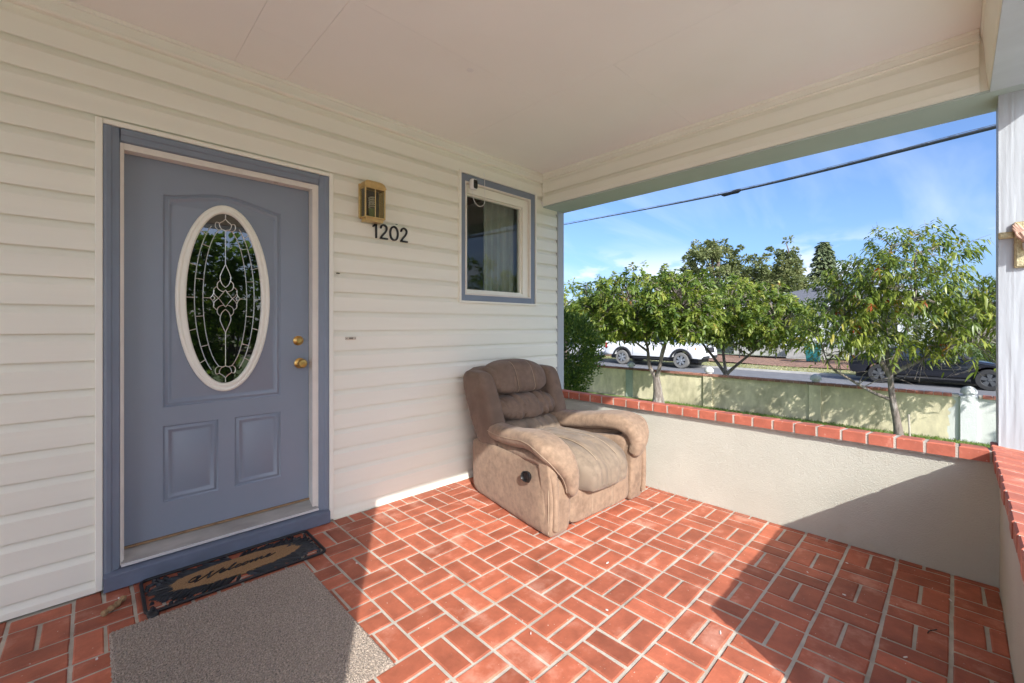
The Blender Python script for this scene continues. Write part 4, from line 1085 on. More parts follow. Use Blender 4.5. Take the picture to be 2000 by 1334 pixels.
# second tree of the kind, out on the street verge
make_tree('cherry_tree', 'leafy tree rising behind the yard wall right of the pickup', 'tree', (12.1, 4.27, -.74),
    [(12.1, 4.27, -.8), (12.1, 4.28, -.3), (12.1, 4.27, .05)],
    [(.05, (12.1, 4.27, 0), (12.1, 4.6, .45), (12.0, 4.95, 1.0), (12, 5.0, 1.7)), (.05, (12.1, 4.27, 0), (12.0, 4.0, .25), (11.9, 3.55, .65), (11.9, 3.0, 1.2)), (.045, (12.1, 4.27, .02), (12.1, 4.35, .8), (12.0, 4.2, 1.8))],
    [(12.1, 4.0, 1.70, 1.3, 1.35, .78), (12.0, 3.05, 1.35, 1.2, .95, .66), (12.1, 4.7, 1.6, 1.1, .75, .7), (11.9, 3.6, .95, .9, .9, .35)],
    1350, 15, .115, cherry, bark_m, droop=.32, wr=.42, twig=.22, rad=.095, up=.05, zmin=.84)
# peach tree at the right
make_tree('peach_tree', 'young peach tree with long curling leaves turning red, right of centre', 'tree', (9.15, .64, -.5),
    [(9.15, .62, -.55), (9.14, .66, -.2), (9.13, .71, .15), (9.14, .74, .55)],
    [(.030, (9.13, .71, .12), (9.1, .95, .22), (9.05, 1.25, .42), (9.0, 1.5, .62), (9.0, 1.62, 1.0)), (.04, (9.14, .74, .5), (9.1, .95, .9), (9.0, 1.25, 1.4), (9.0, 1.5, 2.0)), (.04, (9.14, .74, .5), (9.1, .6, 1.0), (9.1, .45, 1.7), (9.1, .45, 2.4)),
     (.035, (9.14, .74, .52), (9.2, .35, .8), (9.2, -.1, 1.1), (9.2, -.5, 1.6)), (.035, (9.14, .74, .55), (9.3, .8, 1.1), (9.4, .8, 1.9), (9.4, .75, 2.6))],
    [(9.15, .72, 1.55, .95, .85, .95), (9.1, .45, 2.15, .75, .75, .62), (9.05, 1.40, 1.15, .8, .55, .62), (9.15, -.35, 1.15, .8, .62, .62), (9.1, .60, .70, .75, .62, .32), (9.15, -.75, 1.5, .7, .5, .5), (9.1, 1.15, 1.85, .6, .5, .5)],
    1350, 13, .092, peach, bark_m, droop=.85, wr=.34, twig=.27, rad=.052, up=.45, outl=.7, zmin=.90)
# stake by the trunk
tag(MB().tube([(9.12, .50, -.52), (9.12, .52, -.08)], .014, 7).build('garden_stake', M('weathered_stake', (.42, .38, .32), .9)), 'short weathered wooden stake beside the peach tree trunk', 'stake')
# clipped evergreen by the house corner
sh = thing('evergreen_shrub', 'dark clipped evergreen shrub beside the house corner post', 'shrub', (5.35, 4.7, -.5))
MB().tube([(5.35, 4.7, -.5), (5.36, 4.72, .3), (5.35, 4.7, 1.0)], [.06, .045, .02], 7).build('stem', bark_d, sh)
NS = 26000
P, D = crown_points([(5.25, 4.70, .85, .80, 1.05, .80), (5.3, 4.85, .2, .70, .85, .8), (5.2, 4.25, .95, .6, .62, .55)], NS, .70)
leaf_mesh('foliage', cedar, sh, P, D*.6+np.array([0, 0, .7])+rng.normal(0, .35, (NS, 3)), rng.uniform(.035, .075, NS), .40, .15, np.clip(rng.normal(.45, .2, NS), 0, 1))

def bg_tree(name, label, cat, base, ells, n, leaf, mat, trunk_r=.25, group=None, droop=.2, fork=None):
    t = thing(name, label, cat, base, group=group)
    top = max(e[2] for e in ells); c = np.array(base)
    tm = MB(); tm.tube([tuple(c), (c[0], c[1], c[2]+.4*(top-c[2])), (c[0]+.1, c[1]+.1, top)], [trunk_r, trunk_r*.8, trunk_r*.3], 9); tm.build('trunk', bark_d, t, smooth=True)
    lm = MB()
    for e in ells:
        lm.tube([(c[0], c[1], c[2]+.45*(top-c[2])), (np.array(e[:3])+c*[1, 1, 1])/2+np.array([0, 0, .2]), tuple(e[:3]), (e[0], e[1]+.3*e[4], e[2]+.6*e[5])], [trunk_r*.5, trunk_r*.4, trunk_r*.25, .03], 6)
    lm.build('limbs', bark_d, t, smooth=True)
    # clumps of leaves
    nc = max(40, n//55); C, Dd = crown_points(ells, nc, .5); per = n//nc
    cl = np.repeat(C, per, axis=0); sz = np.repeat(rng.uniform(.22, .55, nc)*(.5+leaf), per)
    dd = rand_dir(nc*per); P = cl+dd*(sz*rng.random(nc*per)**.4)[:, None]*np.array([1, 1, .75])
    rv = np.clip(np.repeat(rng.normal(.45, .20, nc), per)+rng.normal(0, .12, nc*per), 0, 1)
    leaf_mesh('crown', mat, t, P, dd+np.repeat(Dd, per, axis=0)*.5+rng.normal(0, .3, (nc*per, 3)), rng.uniform(.6, 1.2, nc*per)*leaf, .55, droop, rv)
    return t
bg_tree('broadleaf_tree', 'large olive-green tree rounding up behind the cherry trees', 'tree', (38, 14.0, -.6), [(38, 14.4, 5.8, 3, 3.1, 2.6), (38, 12.6, 4.6, 2.8, 2.6, 2.2), (38, 16.3, 4.6, 2.4, 1.9, 1.8), (38, 14.6, 7.6, 1.6, 1.5, 1.2), (38, 13.6, 2.6, 3, 3.2, 1.5)], 15000, .30, olive, .32)
bg_tree('broadleaf_tree', 'loose grey-green tree left of the conifers in the background', 'tree', (39, 10.6, -.6), [(39, 10.7, 5.4, 2.4, 1.7, 2.4), (39, 9.6, 4.2, 2.4, 1.9, 2.0), (39, 11.2, 3.2, 2.4, 2.0, 1.6), (39, 8.6, 3.0, 2, 1.6, 1.4)], 10500, .28, olive, .25)
def conifer(label, base, h, r, n):
    t = thing('conifer', label, 'conifer', base)
    MB().tube([base, (base[0], base[1], base[2]+h)], [.22, .03], 8).build('trunk', bark_d, t)
    P = []; D = []; S = []
    nb = int(h*9)
    for i in range(nb):
        z = base[2]+h*(.12+.88*i/nb); rr_ = r*(1-(i/nb))**.8*rng.uniform(.75, 1.1)+.12
        for k in range(7):
            a = rng.uniform(0, 2*PI); m = max(4, int(n/(nb*7)))
            for j in range(m):
                s = rng.random()**.6
                P.append((base[0]+math.cos(a)*rr_*s+rng.normal(0, .06), base[1]+math.sin(a)*rr_*s+rng.normal(0, .06), z-.22*rr_*s+rng.normal(0, .05)))
                D.append((math.cos(a)+rng.normal(0, .3), math.sin(a)+rng.normal(0, .3), -.25+rng.normal(0, .3))); S.append(rng.uniform(.22, .42))
    leaf_mesh('crown', fir, t, P, D, S, .45, .3, np.clip(rng.normal(.5, .2, len(P)), 0, 1))
bg_tree('conifer', 'tall olive conifer at the right of the background tree group', 'conifer', (38.5, 9.0, -.6), [(38.5, 9.0, 7.0, .6, .6, 1.1), (38.5, 9.0, 5.6, 1.2, 1.2, 1.2), (38.5, 8.9, 4.2, 1.9, 1.8, 1.3), (38.5, 8.6, 2.8, 2.4, 2.2, 1.4)], 9000, .24, olive, .2)
conifer('narrow dark conifer standing apart above the grey roof', (44, 7.75, -.6), 8.9, 2.0, 7000)
bg_tree('broadleaf_tree', 'tree top showing left of the cherry tree, above the shrub', 'tree', (19, 15.2, -.6), [(19, 15.4, 2.7, 1.4, 1.3, 1.5), (19, 14.7, 1.6, 1.3, 1.2, 1.0)], 2600, .17, cherry, .12)
bg_tree('garden_bush', 'tangled grey-green bush behind the pickup bed', 'bush', (26.5, 14.6, -.75), [(26.5, 15.6, .5, 1.2, 1.8, 1.2), (26.5, 13.3, .6, 1.2, 1.6, 1.3), (26.5, 17.6, .8, 1.2, 1.7, 1.6)], 4200, .15, olive, .06)
bg_tree('garden_bush', 'bright green juniper bush behind the black car bonnet', 'bush', (24.4, -.6, -.78), [(24.4, -.5, -.1, .9, 1.0, .55), (24.4, -1.5, .1, 1.0, 1.2, .62), (24.4, -2.8, .1, 1.0, 1.2, .65)], 4200, .12, cedar, .05)
bg_tree('garden_bush', 'dark leafy bushes massed behind the black car roof', 'bush', (27, 1.2, -.75), [(27, 2.6, .9, 1.2, 1.2, 1.4), (27, .6, 1.1, 1.3, 1.4, 1.7), (27, -1.4, 1.3, 1.3, 1.4, 1.8)], 3600, .18, olive, .08)
bg_tree('broadleaf_tree', 'green hedge tree at far left between cherry crown and wall', 'tree', (30, 21, -.6), [(30, 21, 1.6, 2, 2.6, 2.2), (30, 24.5, 2, 2, 2.4, 2.4), (31, 18.2, 1.2, 2, 1.8, 1.6)], 3600, .24, olive, .15)
# trees of the front garden, seen mirrored in the door and window glass
bg_tree('garden_tree', 'leafy green tree mirrored in the oval door glass', 'tree', (2.5, -6.6, -.5), [(1.2, -6.5, 1.6, 1.2, .9, 1.7), (1.9, -6.6, 2.0, 1.4, 1.0, 1.7), (3.4, -6.8, 1.8, 1.5, 1.0, 1.8), (2.6, -6.4, .6, 2.0, .9, 1.1), (4.6, -6.8, 1.2, 1.2, 1.0, 1.5)], 15000, .17, gleaf, .09)
bg_tree('garden_tree', 'leafy green tree mirrored in the small window pane', 'tree', (9.4, -4.6, -.5), [(9.3, -4.6, 1.7, 1.8, 1.5, 1.7), (11.2, -5.2, 1.4, 1.6, 1.4, 1.6), (8.0, -4.6, .8, 1.3, 1.2, 1.2)], 8000, .15, gleaf, .09)

# lawn blades (only the strip that the porch wall leaves in view)
ng = 26000
gx = rng.uniform(7.6, 9.74, ng); gy = rng.uniform(-1.6, 5.2, ng)
gz = np.full(ng, -.5); D = rng.normal(0, .35, (ng, 3)); D[:, 2] = 1
g = leaf_mesh('grass', mleaf('grass_blade', [(0, (.05, .10, .015)), (.5, (.11, .20, .03)), (1, (.24, .30, .07))], .3), None, np.stack([gx, gy, gz], 1), D, rng.uniform(.035, .075, ng), .12, .25, rng.random(ng))
tag(g, 'short green lawn grass along the yard wall', 'grass', kind='stuff')
nv = 9000
D = rng.normal(0, .5, (nv, 3)); D[:, 2] = 1
g = leaf_mesh('verge_grass', mleaf('dry_blade', [(0, (.16, .18, .05)), (.5, (.33, .30, .13)), (1, (.45, .40, .22))], .3), None, np.stack([rng.uniform(22.55, 25.1, nv), rng.uniform(-4, 22, nv), np.full(nv, -.80)], 1), D, rng.uniform(.05, .13, nv), .22, .3, rng.random(nv))
tag(g, 'dry yellowish grass on the far street verge', 'grass', kind='stuff')

# ================================================================== yard wall
yw = thing('yard_wall', 'stained yellow and white garden wall with brick cap and domed pillars', 'garden wall', (9.8, 3, -.5))
ywm = M('stained_wall', (.64, .58, .39), .9, .22, 5, .4, 60, col2=(.43, .39, .25), c2scale=2.2, c2lo=.46, c2hi=.66, stretch=(1, 1, .55), bdist=.01)
nt = ywm.node_tree; N = nt.nodes; L = nt.links; bs = N['Principled BSDF']
src = bs.inputs['Base Color'].links[0].from_socket
geo = N.new('ShaderNodeNewGeometry'); sp = N.new('ShaderNodeSeparateXYZ'); L.new(geo.outputs['Position'], sp.inputs[0])
nn = N.new('ShaderNodeTexNoise'); nn.inputs['Scale'].default_value = 4; nn.inputs['Detail'].default_value = 6; L.new(geo.outputs['Position'], nn.inputs['Vector'])
ma = N.new('ShaderNodeMath'); ma.operation = 'MULTIPLY_ADD'; L.new(nn.outputs[0], ma.inputs[0]); ma.inputs[1].default_value = .5; L.new(sp.outputs[1], ma.inputs[2])
mr = N.new('ShaderNodeMapRange'); mr.inputs[1].default_value = .335; mr.inputs[2].default_value = .325; L.new(ma.outputs[0], mr.inputs[0])
mx = N.new('ShaderNodeMix'); mx.data_type = 'RGBA'; L.new(mr.outputs[0], mx.inputs[0]); L.new(src, mx.inputs[6]); mx.inputs[7].default_value = (.62, .64, .60, 1); L.new(mx.outputs[2], bs.inputs['Base Color'])
white_wall = M('flaking_white', (.66, .68, .67), .85, .06, 5, .4, 50, col2=(.45, .46, .42), c2scale=6, c2lo=.62, c2hi=.74)
grey_pillar = M('grey_green_pillar', (.30, .35, .28), .9, .15, 3, .3, 50)
pil = [7.75, 5.78, 3.84, 1.862, -.134, -2.1]
edges = sorted(pil)
for a, b_ in zip([-3.6]+edges, edges+[8.6]):
    MB().sheet(lambda u, v: (9.80-.006*mnoise.noise(Vector((0, (a+(b_-a)*u)*3, v*2))), a+.085+(b_-a-.17)*u, -.52+.70*v), 30, 8).build('wall_panel', ywm, yw, smooth=True)
    MB().box(9.812, 9.98, a+.08, b_-.08, -.95, .175).build('wall_core', ywm, yw)
for i, y in enumerate(pil):
    m_ = white_wall if y < 0 else (ywm if y < 5 else grey_pillar)
    MB().box(9.765, 9.99, y-.098, y+.098, -.52, .205 if y < 0 else .178).build('pillar', m_, yw, bevel=.008)
    fz = .206 if y < 0 else .235
    MB().lathe([(.062, 0), (.062, .025), (.092, .032), (.098, .055), (.092, .085), (.070, .118), (.035, .142), (.001, .150)], (9.87, y, fz), 'z', 20).build('finial', white_wall, yw, smooth=True)
ycb = [cap_brick_me(.1, .235, .045, .008, 40+i) for i in range(3)]
ywb = M('weathered_cap', (.33, .15, .105), .85, .2, 6, .3, 60, rnd=.2, col2=(.20, .15, .12), c2scale=3)
ywb2 = M('yard_cap_brick', (.46, .17, .115), .8, .15, 6, .3, 60, rnd=.15, col2=(.5, .34, .27), c2scale=7)
for me in ycb: me.materials.clear(); me.materials.append(ywb2)
yco = [m.copy() for m in ycb]
for me in yco: me.materials.clear(); me.materials.append(ywb)
y = -2.6; i = 0
while y < 7.6:
    if not (abs(y+.134) < .14):
        o = bpy.data.objects.new('brick', (ycb if y < 1.25 else yco)[i % 3]); COL.objects.link(o); o.parent = yw
        o.location = (9.755-9.8, y-3, .182+.5+random.uniform(-.002, .002)); o.rotation_euler = (0, 0, -PI/2+random.gauss(0, .01)); o.scale = (-1, 1, 1)
    y += .108; i += 1
MB().box(9.765, 9.985, -2.65, -.24, .177, .215).build('mortar_bed', mortar, yw); MB().box(9.765, 9.985, -.03, 7.6, .179, .215).build('mortar_bed', mortar, yw)

# ================================================================== vehicles
white_car = M('white_car_paint', (.78, .79, .80), .25, .01, 2, coat=.6)
black_car = M('black_car_paint', (.006, .007, .012), .18, .02, 2, coat=.8)
tyre_m = M('tyre', (.028, .028, .028), .85, .15, 30)
tyre_dusty = M('dusty_tyre', (.16, .155, .145), .9, .12, 20)
rim_m = M('alloy', (.60, .61, .62), .28, .05, 9, metal=.9)
grey_rim = M('grey_wheel', (.13, .135, .14), .3, .1, 9, metal=.5)
dark_m = M('dark_trim', (.022, .022, .024), .55, .08, 12)
carglass = M('car_glass', (.02, .028, .032), .06, .02, 3, spec=.8)
lens_m = M('headlamp', (.62, .64, .66), .12, .05, 30)
amber_m = M('amber', (.65, .26, .03), .25, .05, 9); red_m = M('tail_red', (.35, .02, .02), .25, .05, 9)
def arch_profile(pts_top, wheels, zb, r):
    """closed side outline: the top polyline (front to rear) and a sill broken by wheel arches"""
    P = list(pts_top)
    for wx, wz in sorted(wheels):
        n = 11
        for i in range(n+1):
            a = PI-PI*i/n
            x, z = wx+r*math.cos(a), wz+r*math.sin(a)
            if z < zb: z = zb
            P.append((x, z))
    return P
def wheel(parent, x, y, r, w, side, ncut, tm=None, spoke_w=.28, dark=True, sm=None):
    t = MB().lathe([(r*.62, -w/2), (r*.93, -w/2), (r, -w*.32), (r, w*.32), (r*.93, w/2), (r*.62, w/2)], (x, y, r), 'y', 30, caps=False).build('wheel', tm or tyre_m, parent, smooth=True)
    MB().lathe([(r*.66, side*w*.49), (r*.60, side*w*.44), (r*.58, side*w*.28), (.002, side*w*.24)], (x, y, r), 'y', 24, caps=False).build('rim', dark_m if dark else rim_m, t, smooth=True)
    sp = MB()
    for k in range(ncut):
        a = 2*PI*k/ncut+.3; ca, sa = math.cos(a), math.sin(a); q = []
        for rr_, ww_ in ((r*.10, spoke_w*.5), (r*.58, spoke_w)):
            for e in (-1, 1):
                q.append((x+ca*rr_-sa*e*ww_*r*.5, y+side*w*.43, r+sa*rr_+ca*e*ww_*r*.5))
        q2 = [(p[0], p[1]-side*.03, p[2]) for p in q]
        sp.add(q+q2, [(0,1,3,2), (4,6,7,5), (0,2,6,4), (1,5,7,3), (2,3,7,6), (0,4,5,1)])
    sp.lathe([(r*.14, 0), (r*.12, side*.012)], (x, y+side*w*.44, r), 'y', 14)
    sp.build('spokes', sm or rim_m, t)
    return t
# --- pickup truck, nose towards image right
tk = thing('pickup_truck', 'white pickup truck with black fender flares parked across the street', 'pickup truck', (21.80, 11.15, -.83), -PI/2, local=True)
RW, FA, RA = .39, 1.65, -1.65
lower = [(2.62, .50), (2.72, .62), (2.70, .86), (2.62, 1.04), (2.50, 1.13), (1.95, 1.19), (1.05, 1.235), (-.98, 1.235), (-.985, 1.215), (-1.00, 1.215), (-1.005, 1.24), (-2.66, 1.24), (-2.70, 1.20), (-2.72, .72), (-2.62, .55)]
body = MB().prism(arch_profile(lower, [(RA, RW), (FA, RW)], .52, .50), 'y', -.90, .90).build('body', white_car, tk, bevel=.035, seg=2, smooth=True)
def house_shape(z0, z1, b0, b1, t0, t1, hw0, hw1):
    return [(b0, -hw0, z0), (b1, -hw0, z0), (b1, hw0, z0), (b0, hw0, z0), (t0, -hw1, z1), (t1, -hw1, z1), (t1, hw1, z1), (t0, hw1, z1)], [(0,3,2,1), (4,5,6,7), (0,1,5,4), (1,2,6,5), (2,3,7,6), (3,0,4,7)]
MB().add(*house_shape(1.22, 1.80, 1.12, -.98, .38, -.80, .84, .68)).build('cab', white_car, tk, bevel=.06, seg=3, smooth=True)
def side_glass(parent, P, hw0, hw1, z0, z1, side, mat=carglass, name='window', off=.006):
    q = []
    for x, z in P:
        t = (z-z0)/(z1-z0); y = side*(hw0+(hw1-hw0)*t+off); q.append((x, y, z))
    q2 = [(p[0], p[1]-side*.02, p[2]) for p in q]; n = len(q)
    return MB().add(q+q2, [tuple(range(n)), tuple(range(2*n-1, n-1, -1))]+[(i, (i+1) % n, n+(i+1) % n, n+i) for i in range(n)]).build(name, mat, parent)
for s in (-1, 1):
    side_glass(tk, [(.93, 1.27), (.40, 1.69), (.02, 1.71), (.0, 1.27)], .84, .68, 1.22, 1.80, s)
    side_glass(tk, [(-.06, 1.27), (-.05, 1.71), (-.70, 1.70), (-.84, 1.27)], .84, .68, 1.22, 1.80, s)
MB().add([(1.12, -.76, 1.26), (1.12, .76, 1.26), (.46, .64, 1.74), (.46, -.64, 1.74), (1.08, -.76, 1.26), (1.08, .76, 1.26), (.42, .64, 1.74), (.42, -.64, 1.74)], [(0,1,2,3), (7,6,5,4), (0,4,5,1), (2,6,7,3), (1,5,6,2), (0,3,7,4)]).build('windscreen', carglass, tk)
for s in (-1, 1):
    for wx in (RA, FA):
        o = MB(); n = 16
        ring = []
        for r0, yy in ((.485, s*.90), (.50, s*.945), (.575, s*.945), (.60, s*.895)):
            ring.append([(wx+r0*math.cos(a)*1.0, yy, max(RW+r0*math.sin(a), .50)) for a in np.linspace(-.22, PI+.22, n)])
        o.rings(ring, closed=False); o.build('fender_flare', dark_m, tk, smooth=True)
        wheel(tk, wx, s*.80, RW, .26, s, 6, tyre_dusty, .34)
    MB().box(-.98, 1.05, s*.90-.04, s*.90+.04, .40, .45).build('side_step', dark_m, tk, bevel=.01)
    MB().box(2.42, 2.60, s*.80-.105, s*.80+.10, .92, 1.04).build('headlight', lens_m, tk, bevel=.02)
    MB().box(2.34, 2.415, s*.893-.01, s*.893+.012, .94, 1.04).build('indicator', amber_m, tk, bevel=.004)
    MB().box(-2.715, -2.60, s*.86-.05, s*.86+.046, .86, 1.16).build('tail_light', red_m, tk, bevel=.01)
    MB().box(.90, 1.06, s*1.0-.09, s*1.0+.09, 1.26, 1.42).build('mirror', white_car, tk, bevel=.03, seg=2)
    MB().box(.10, .26, s*.905-.012, s*.905+.012, 1.09, 1.12).build('door_handle', dark_m, tk, bevel=.004)
    MB().box(.9995, 1.0045, s*.902-.002, s*.902+.002, .56, 1.22).build('door_seam', dark_m, tk); MB().box(-.115, -.110, s*.902-.002, s*.902+.002, .56, 1.22).build('door_seam', dark_m, tk)
    MB().box(-1.003, -.990, s*.902-.003, s*.902+.003, .56, 1.22).build('bed_gap', dark_m, tk)
    MB().box(2.45, 2.66, s*.72-.09, s*.72+.09, .64, .74).build('fog_light', dark_m, tk, bevel=.01)
MB().prism([(2.70, .78), (2.735, .80), (2.71, 1.02), (2.66, 1.05)], 'y', -.52, .52).build('grille', dark_m, tk, bevel=.01)
MB().box(2.60, 2.76, -.84, .84, .50, .64).build('bumper', dark_m, tk, bevel=.03, seg=2); MB().box(2.761, 2.775, -.17, .17, .54, .68).build('licence_plate', plastic_w, tk)
MB().box(-2.86, -2.71, -.82, .82, .56, .76).build('bumper', white_car, tk, bevel=.03, seg=2)
MB().box(-2.5, 2.4, -.62, .62, .30, .52).build('chassis', dark_m, tk)
# --- saloon cars
def saloon(name, label, loc, paint, ncut, sw):
    c = thing(name, label, 'car', loc, -PI/2, local=True)
    r = .345; FA, RA = 1.375, -1.375
    low = [(2.20, .34), (2.28, .50), (2.22, .68), (1.98, .80), (1.55, .88), (1.0, .955), (.0, .985), (-1.0, .99), (-1.75, .985), (-2.18, 1.00), (-2.27, .96), (-2.30, .70), (-2.24, .36)]
    MB().prism(arch_profile(low, [(RA, r), (FA, r)], .25, .405), 'y', -.90, .90).build('body', paint, c, bevel=.05, seg=3, smooth=True)
    P = [(1.10, .95), (.25, 1.36), (-.15, 1.435), (-.55, 1.43), (-1.25, 1.27), (-2.05, 1.0)]
    loops = []
    for hw, k in ((.80, 0.0), (.78, .25), (.66, .9), (.58, 1.0)):
        pass
    g = MB()
    secs = []
    for x, z in P:
        t = max(0, (z-.95)/.48); hw = .82-.20*t
        secs.append([(x, -.84, .93), (x, -hw-.0, .95+(z-.95)*.80), (x, -hw+.10, z), (x, hw-.10, z), (x, hw, .95+(z-.95)*.80), (x, .84, .93)])
    g.rings(secs, closed=True, cap_in=True, cap_out=True); g.build('roof', paint, c, smooth=True, angle=math.radians(50))
    for s in (-1, 1):
        f_ = lambda x, z: (x, s*(.845-.20*max(0, (z-.95)/.48)*.98+.006), z)
        for poly in ([(.88, .985), (.22, 1.285), (-.22, 1.325), (-.24, .995)], [(-.30, .995), (-.28, 1.325), (-.62, 1.32), (-1.15, 1.19), (-1.42, 1.01)]):
            q = [f_(x, z) for x, z in poly]; q2 = [(p[0], p[1]-s*.03, p[2]) for p in q]; n = len(q)
            MB().add(q+q2, [tuple(range(n)), tuple(range(2*n-1, n-1, -1))]+[(i, (i+1) % n, n+(i+1) % n, n+i) for i in range(n)]).build('window', carglass, c)
        for wx in (RA, FA): wheel(c, wx, s*.79, r, .235, s, ncut, None, sw, True, grey_rim)
        o = MB(); cushion(o, (.86, s*.98, 1.03), (.10, .10, .065), 3, 8); o.build('mirror', dark_m, c, smooth=True)
        MB().box(2.02, 2.20, s*.70-.14, s*.70+.12, .64, .72).build('headlight', lens_m, c, bevel=.015)
        MB().box(-2.29, -2.10, s*.72-.16, s*.72+.14, .82, .90).build('tail_light', red_m, c, bevel=.015)
        MB().box(-.9, .95, s*.905-.02, s*.905+.012, .26, .33).build('sill', dark_m, c, bevel=.01)
        MB().box(-.262, -.258, s*.902-.002, s*.902+.002, .40, .96).build('door_seam', dark_m, c); MB().box(.928, .932, s*.902-.002, s*.902+.002, .40, .94).build('door_seam', dark_m, c)
    MB().add([(1.14, -.70, .985), (1.14, .70, .985), (.30, .56, 1.36), (.30, -.56, 1.36), (1.10, -.70, .96), (1.10, .70, .96), (.26, .56, 1.34), (.26, -.56, 1.34)], [(0,1,2,3), (7,6,5,4), (0,4,5,1), (2,6,7,3), (1,5,6,2), (0,3,7,4)]).build('windscreen', carglass, c)
    MB().box(-2.1, 2.0, -.6, .6, .17, .36).build('floor_pan', dark_m, c)
    return c
saloon('parked_car', 'glossy black saloon car parked beyond the wall behind the peach tree', (21.85, .62, -.83), black_car, 5, .42)
saloon('parked_car', 'white car nose just showing at far left behind the pickup', (21.85, 16.95, -.83), white_car, 5, .3)

# ================================================================== across the street
nh = thing('neighbour_house', 'pale blue-grey house with grey hip roof beyond the street', 'house', (31, 5.8, -.65))
pale = M('pale_siding', (.50, .54, .56), .8, .05, 3, stretch=(1, .2, 9)); roof_g = M('grey_shingle', (.115, .118, .135), .95, .22, 9, .4, 20, stretch=(1, 1, 2.5))
MB().box(31, 40.5, 1.1, 10.5, .05, 2.56).build('wall', pale, nh); MB().box(31.03, 40.4, 1.15, 10.45, -.75, .05).build('foundation', concrete, nh)
for k in range(14): MB().box(30.985, 31.0, 1.1, 10.5, .06+.178*k, .06+.178*k+.165).build('siding_board', pale, nh)
rf = MB().add([(30.4, .5, 2.54), (30.4, 11.1, 2.54), (41, 11.1, 2.54), (41, .5, 2.54), (35.2, 5.8, 4.06), (36.4, 5.8, 4.06)], [(0,1,4), (1,2,5,4), (2,3,5), (3,0,4,5), (0,3,2,1)]).build('roof', roof_g, nh)
for a in ((30.35, 30.40, .45, 11.15), (41, 41.05, .45, 11.15), (30.401, 40.999, .45, .5), (30.401, 40.999, 11.1, 11.15)): MB().box(*a, 2.40, 2.56).build('fascia', plastic_w, nh)
MB().box(33.2, 33.5, 6.0, 6.35, 3.52, 3.68).build('roof_vent', dark_m, rf, bevel=.03)
for y0, y1, z0, z1 in ((8.5, 9.6, .9, 2.0), (2.2, 3.8, .8, 2.0)):
    w_ = MB(); w_.box(30.95, 30.984, y0-.1, y0, z0-.1, z1+.1); w_.box(30.95, 30.984, y1, y1+.1, z0-.1, z1+.1); w_.box(30.95, 30.984, y0, y1, z1, z1+.1); w_.box(30.94, 30.984, y0, y1, z0-.1, z0)
    w_ = w_.build('window', plastic_w, nh); MB().box(30.965, 30.983, y0, y1, z0, z1).build('pane', carglass, w_); MB().box(30.955, 30.964, (y0+y1)/2-.03, (y0+y1)/2+.03, z0, z1).build('mullion', plastic_w, w_)
dr = MB().box(30.95, 30.984, 5.5, 6.4, .06, 2.1).build('door', plastic_w, nh); MB().box(30.93, 30.9495, 5.6, 5.66, 1.0, 1.08).build('handle', dark_m, dr)
MB().box(30.2, 30.95, 5.3, 7.2, -.7, -.0).build('entry_step', concrete, nh)
fn = thing('wire_fence', 'thin wire mesh fence in front of the pale house', 'fence', (29.2, 7.5, -.72))
steel = M('galvanised', (.35, .36, .36), .5, .1, 9, metal=.6)
for y in np.arange(1.5, 13.6, 2.0): MB().tube([(29.2, y, -.75), (29.2, y, .42)], .03, 7).build('post', dark_m, fn)
MB().tube([(29.2, 1.5, .40), (29.2, 13.5, .40)], .022, 6).build('rail', steel, fn); MB().tube([(29.2, 1.5, -.55), (29.2, 13.5, -.55)], .012, 6).build('rail', steel, fn)
wm_ = MB()
for k in range(240):
    y = 1.5+k*.05
    for s in (-1, 1): wm_.add([(29.2, y, -.55), (29.2, y+.004, -.55), (29.2, y+s*.95+.004, .40), (29.2, y+s*.95, .40)], [(0,1,2,3)])
wm_.build('wire_mesh', steel, fn, kind='stuff')
bn = thing('wheelie_bin', 'teal green bin standing on the bark by the pale house', 'bin', (28.2, 5.45, -.70))
teal = M('teal_plastic', (.02, .16, .16), .5, .05, 5)
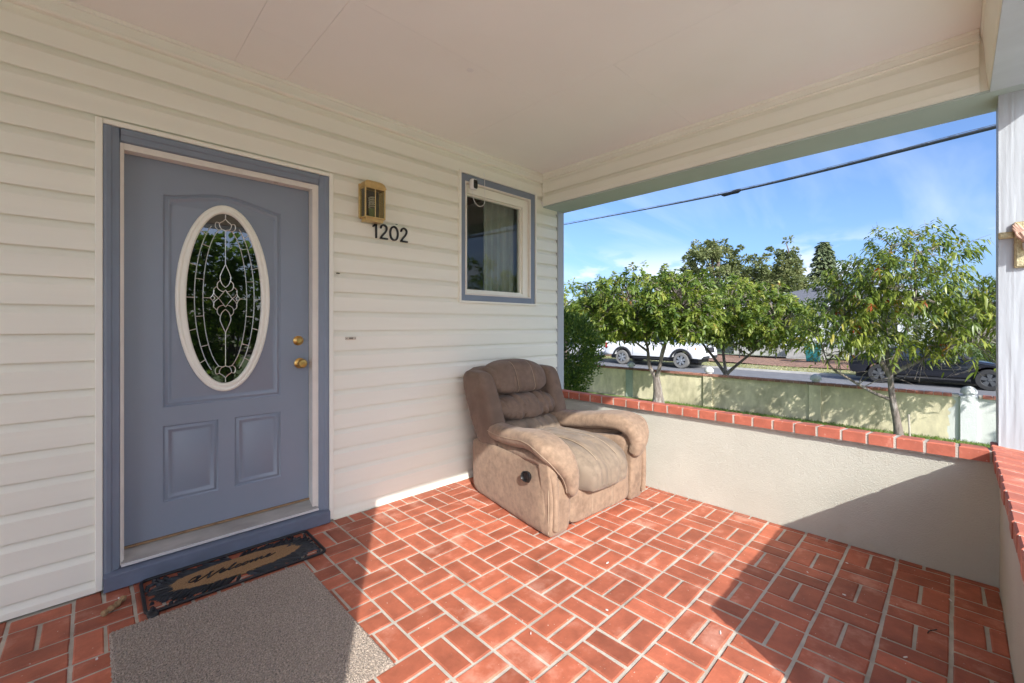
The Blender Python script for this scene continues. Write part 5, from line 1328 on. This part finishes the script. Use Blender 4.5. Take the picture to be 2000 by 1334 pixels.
MB().add([(27.95, 5.18, -.66), (28.45, 5.18, -.66), (28.45, 5.72, -.66), (27.95, 5.72, -.66), (27.90, 5.12, .20), (28.5, 5.12, .20), (28.5, 5.78, .20), (27.90, 5.78, .20)], [(0,3,2,1), (4,5,6,7), (0,1,5,4), (1,2,6,5), (2,3,7,6), (3,0,4,7)]).build('bin_body', teal, bn, bevel=.03, seg=2)
MB().box(27.86, 28.54, 5.08, 5.82, .205, .27).build('lid', teal, bn, bevel=.02, seg=2)
for y in (5.2, 5.7): MB().lathe([(.1, -.03), (.1, .03)], (28.45, y, -.60), 'y', 14).build('wheel', dark_m, bn)

# service cable with a splice, crossing the sky
cb = thing('overhead_cable', 'dark overhead service cable with a taped splice crossing the sky', 'cable', (8.8, 3.0, 3.86))
cab_m = M('cable_sheath', (.06, .065, .07), .5, .2, 30)
A = Vector((9.50, 8.4, 4.10)); Bv = Vector((9.352, 7.642, 4.075)); Mi = Vector((8.814, 2.999, 3.860)); Cv = Vector((7.488, -.318, 3.597)); Dv = Vector((6.6, -2.6, 3.45))
pts = catmull([A, Bv, Mi, Cv, Dv], 14)
MB().tube(pts, [.008+.014*min(1, max(0, (8.0-p.y)/7)) for p in pts], 8).build('conductor', cab_m, cb, smooth=True)
pts2 = [p+Vector((0, 0, .022+.012*abs(math.sin(i*.5)))) for i, p in enumerate(pts)]
MB().tube(pts2, .0038, 5).build('messenger_wire', steel, cb, smooth=True)
lash = []
for i in range(len(pts)-1):
    for k in range(4):
        q = pts[i].lerp(pts[i+1], k/4); a = (i*4+k)*1.3
        lash.append(q+Vector((0, .0, .008))+Vector((math.cos(a), 0, math.sin(a)))*.022)
MB().tube(lash, .0022, 4).build('lashing', steel, cb)
sp_ = [pts[int(14*2+k-3)] for k in range(4)]
d_ = (Cv-Mi).normalized()
MB().tube([Mi-d_*.24+Vector((0,0,-.01)), Mi-d_*.18+Vector((0,0,-.015)), Mi-d_*.02+Vector((0,0,-.015)), Mi+d_*.12+Vector((0,0,-.012)), Mi+d_*.20], [.016, .038, .032, .040, .016], 9).build('splice', dark_m, cb, smooth=True)
